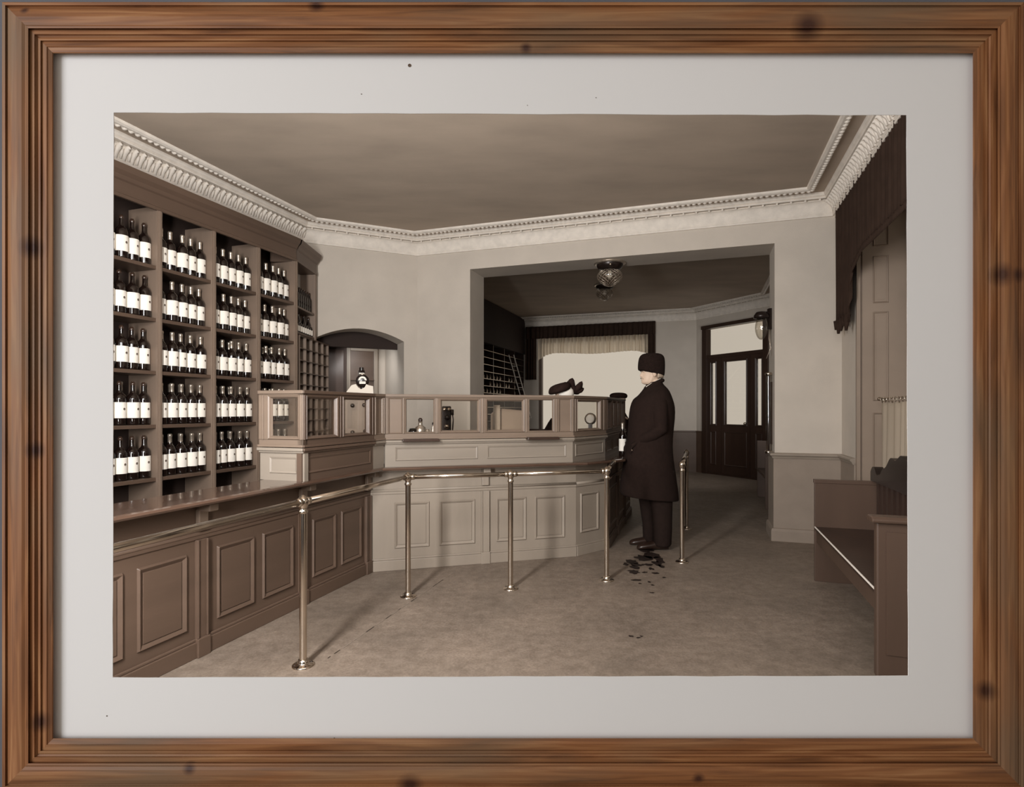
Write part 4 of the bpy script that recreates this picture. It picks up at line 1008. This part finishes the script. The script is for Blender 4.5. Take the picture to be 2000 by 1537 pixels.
# coat
mb = MB()
C_ = [(971, 1216, 1322.5, .225), (966, 1213, 1322, .226), (950, 1213, 1320, .225), (925, 1217, 1316, .222), (900, 1221, 1312, .218), (870, 1226, 1309, .213), (840, 1229.5, 1311.5, .212), (815, 1231, 1314.5, .218), (795, 1233.5, 1314.5, .23), (780, 1239, 1309.5, .235), (770, 1247, 1303, .215), (763, 1254, 1297.5, .165), (757, 1259, 1293.5, .10), (751, 1263, 1291, .073), (745, 1269, 1290, .063)]
mb.loft([rg(py, l, r, hw, tilt=(-.10 if py > 960 else (-.0 if py > 770 else .25)), n=36) for py, l, r, hw in C_], cap=False)
coat = mb.build('overcoat', 'coat', man); s_ = coat.modifiers.new('t', 'SOLIDIFY'); s_.thickness = -.012; s_ = coat.modifiers.new('s', 'SUBSURF'); s_.levels = 1; s_.render_levels = 1
mb = MB()
for pts in arms: mb.tube([pts[0], pts[1], pts[2], pts[3], pts[4], pts[5], tuple(Vector(pts[5])*.35+Vector(pts[6])*.65)], [.07, .072, .068, .062, .058, .054, .048], 16, cap=False)
q = mb.build('sleeve', 'coat', coat)
for sg, pts in zip((-1, 1), arms):
    mb = MB(); hand(mb, pts[-1], (-.75, .3*(sg < 0)-.1, -.6), (-.5, 0, .8), sg, 1.12, .6); mb.build('glove', 'coat', man, remesh=.005)
mb = MB(); mb.tube([(ml_(1262), -.055, mz(758)), (ml_(1272), -.075, mz(751)), (ml_(1289), -.055, mz(744)), (ml_(1294), 0, mz(743)), (ml_(1289), .055, mz(744)), (ml_(1272), .075, mz(751)), (ml_(1262), .055, mz(758))], [.012, .018, .02, .02, .02, .018, .012], 10)
mb.build('lapel_collar', 'coat', coat)
mb = MB(); mb.tube([(ml_(1261), -.03, mz(756)), (ml_(1270), -.062, mz(750)), (ml_(1287), -.05, mz(741)), (ml_(1290), 0, mz(740)), (ml_(1287), .05, mz(741)), (ml_(1270), .062, mz(750)), (ml_(1261), .03, mz(756))], .009, 8)
mb.build('shirt_collar', 'paper', man)
mb = MB()
for (z, sg) in ((.16, 1), (.0, -1)):
    mb.loft([el(ml_(1288)+dx, sg*.095, zz_, rx, .085, 20) for zz_, rx, dx in ((.045, .075, .0), (.06, .085, .0), (.20, .088, .003), (.40, .10, -.005), (.60, .125, -.02), (.75, .15, -.03))] if sg == -1 else
            [el(ml_(1278)+dx, sg*.095, zz_, rx, .085, 20) for zz_, rx, dx in ((.045, .075, .0), (.06, .085, .0), (.20, .09, .0), (.40, .11, -.01), (.60, .13, -.02), (.75, .15, -.03))])
mb.build('trousers', 'trouser', man)
for sg, fx in ((-1, 0), (1, -.03)):
    mb = MB(); cx = ml_(1285)+fx; y = sg*.095
    rings = []
    for (x, hw, zt_) in ((.075, .02, .05), (.07, .036, .085), (.03, .042, .10), (-.03, .042, .092), (-.10, .047, .072), (-.16, .050, .062), (-.205, .040, .05), (-.225, .018, .03)):
        rings.append([(cx+x, y+hw*math.cos(g), max(.0, .004+zt_*.5+zt_*.5*math.sin(g))) for g in [2*math.pi*i/16 for i in range(16)]])
    mb.loft(rings); mb.build('shoe', 'leather', man, sub=1)
# woman with the bow hat behind the screen
WY = 5.62; wX = (1103-1000)*WY/F
wo = thing('person', (wX, WY, 0), 0, 'person in a large dark bow trimmed hat seated behind the open hatch', 'person')
def w_(px): return (px-1103)*WY/F
def wz(py): return H-(py-HY)*WY/F
mb = MB(); hc2 = (w_(1100), 0, wz(775)); head(mb, hc2, .9)
mb.tube([(hc2[0]+.02, 0, hc2[2]-.05), (hc2[0]+.03, 0, hc2[2]-.16)], [.048, .055], 14)
mb.loft([el(w_(1088), 0, z, rx, ry) for z, rx, ry in ((.45, .15, .18), (.6, .12, .16), (.8, .10, .13), (1.0, .12, .16), (1.13, .11, .17), (1.2, .07, .10), (1.24, .05, .06))])
for sg in (-1, 1):
    pts = [(w_(1088), sg*.15, 1.13), (w_(1085), sg*.21, 1.0), (w_(1078), sg*.22, .88), (w_(1060), sg*.2, .92)]
    mb.tube(pts, [.05, .045, .038, .027], 12); hand(mb, pts[-1], (-.9, 0, .1), (0, 0, 1), sg, .85, .5)
    mb.tube([(w_(1088), sg*.08, .5), (w_(1060), sg*.09, .46), (w_(1045), sg*.09, .42), (w_(1045), sg*.09, .08)], [.08, .07, .055, .035], 12)
    mb.ball((w_(1040), sg*.09, .035), .035, 10, 0, (2, .9, .8))
b_ = mb.build('body', 'skin', wo, remesh=.007)
mb = MB(); mb.loft([el(w_(1088), 0, z, rx, ry) for z, rx, ry in ((.42, .20, .24), (.6, .16, .20), (.8, .13, .17), (1.0, .145, .19), (1.12, .13, .20), (1.19, .09, .13), (1.235, .06, .075))], cap=False)
for sg in (-1, 1): mb.tube([(w_(1088), sg*.14, 1.12), (w_(1085), sg*.21, 1.0), (w_(1078), sg*.22, .88), (w_(1064), sg*.205, .91)], [.075, .065, .055, .045], 12, cap=False)
mb.build('dress', 'coat', wo)
mb = MB(); mb.ball((hc2[0]+.02, 0, hc2[2]+.035), .088, 16, 0, (1, .95, .9)); mb.build('hair', 'label', wo)
def flatw(pts, y0, y1, m=0):
    return [(w_(a), wz(b)) for a, b in pts]
mb = MB()
mb.loft([el(w_(1093)+dx, 0, wz(py), rx, ry, 24, tilt=.25) for py, rx, ry, dx in ((768, .09, .13, 0), (764, .115, .16, 0), (756, .11, .15, 0), (751, .095, .12, .0), (748, .05, .07, .01))])
hat = mb.build('hat', 'hatcloth', wo, sub=1)
mb = MB()
for (tip, base, wdt_) in (((1119, 738), (1112, 760), 9), ((1136, 745), (1126, 765), 9), ((1103, 746), (1108, 758), 5), ((1141, 758), (1126, 766), 8), ((1116, 752), (1118, 768), 12), ((1129, 752), (1124, 768), 11)):
    b0 = Vector((w_(base[0]), 0, wz(base[1]))); t_ = Vector((w_(tip[0]), random.uniform(-.04, .04), wz(tip[1]))); k2 = wdt_*WY/F
    mb.tube([b0, b0.lerp(t_, .5), b0.lerp(t_, .85), t_], [k2*.75, k2, k2*.55, .004], 12, flat=.7)
mb.build('bow', 'hatcloth', hat)
# chair for the seated woman
ch = thing('stool', (wX-.08, WY, 0), 0, 'plain stool under the person in the bow trimmed hat', 'stool')
MB().lathe([(.0003, .42), (.16, .42), (.17, .41), (.17, .395), (.0003, .39)], n=24).build('seat', 'darkwood', ch)
for i in range(4): g = i*math.pi/2+.78; MB().tube([(.11*math.cos(g), .11*math.sin(g), .39), (.16*math.cos(g), .16*math.sin(g), 0)], .014, 8).build('leg', 'darkwood', ch)
# person with a flat cap at the far end of the counter
CY = 7.6; cX = (1208-1000)*CY/F
cp = thing('person', (cX, CY, 0), 0, 'person in a flat cap partly hidden behind the side screen', 'person')
zc = H-(767-HY)*CY/F-.022
mb = MB(); head(mb, (0, 0, zc-.10), .95); mb.tube([(.02, 0, zc-.15), (.03, 0, zc-.27)], [.052, .06], 14)
mb.loft([el(.02, 0, z, rx, ry) for z, rx, ry in ((.7, .12, .15), (.95, .12, .15), (1.1, .125, .18), (1.2, .11, .18), (1.26, .07, .1), (1.30, .055, .06))])
for sg in (-1, 1):
    pts = [(.02, sg*.16, 1.18), (.02, sg*.22, 1.08), (.02, sg*.23, .93), (-.08, sg*.2, .89), (-.16, sg*.17, .90)]
    mb.tube(pts, [.055, .05, .042, .036, .027], 12); hand(mb, pts[-1], (-1, 0, 0), (0, 0, 1), sg, .95, .5)
    mb.tube([(.02, sg*.08, .75), (.02, sg*.09, .4), (.03, sg*.09, .08)], [.09, .06, .04], 12); mb.ball((-.02, sg*.09, .04), .04, 10, 0, (2.2, .9, .8))
mb.build('body', 'skin', cp, remesh=.008)
mb = MB(); mb.loft([el(.02, 0, z, rx, ry) for z, rx, ry in ((.55, .17, .2), (.8, .15, .18), (1.0, .15, .18), (1.15, .145, .205), (1.24, .09, .13), (1.29, .065, .07))], cap=False)
for sg in (-1, 1): mb.tube([(.02, sg*.15, 1.17), (.02, sg*.22, 1.08), (.02, sg*.23, .93), (-.08, sg*.2, .89), (-.14, sg*.178, .90)], [.07, .065, .055, .05, .042], 12, cap=False)
mb.build('jacket', 'coat', cp)
mb = MB()
for sg in (-1, 1): mb.loft([el(.02, sg*.09, z, r, r) for z, r in ((.05, .06), (.4, .075), (.75, .1))])
mb.build('trousers', 'trouser', cp)
mb = MB(); mb.loft([el(.01, 0, zc-.055, .095, .085), el(.0, 0, zc-.045, .115, .10), el(.0, 0, zc-.015, .125, .115), el(.0, 0, zc+.012, .105, .10), el(.0, 0, zc+.022, .06, .05), el(0, 0, zc+.024, .02, .02)]); mb.prof([(-.15, zc-.05), (-.09, zc-.045), (-.09, zc-.035), (-.15, zc-.045)], -.06, .06)
mb.build('flat_cap', 'hatcloth', cp, sub=1)
for r in (jar, pot, gb):
    for chh in [x for x in bpy.data.objects if x.parent == r]: bpy.data.objects.remove(chh)
    bpy.data.objects.remove(r)
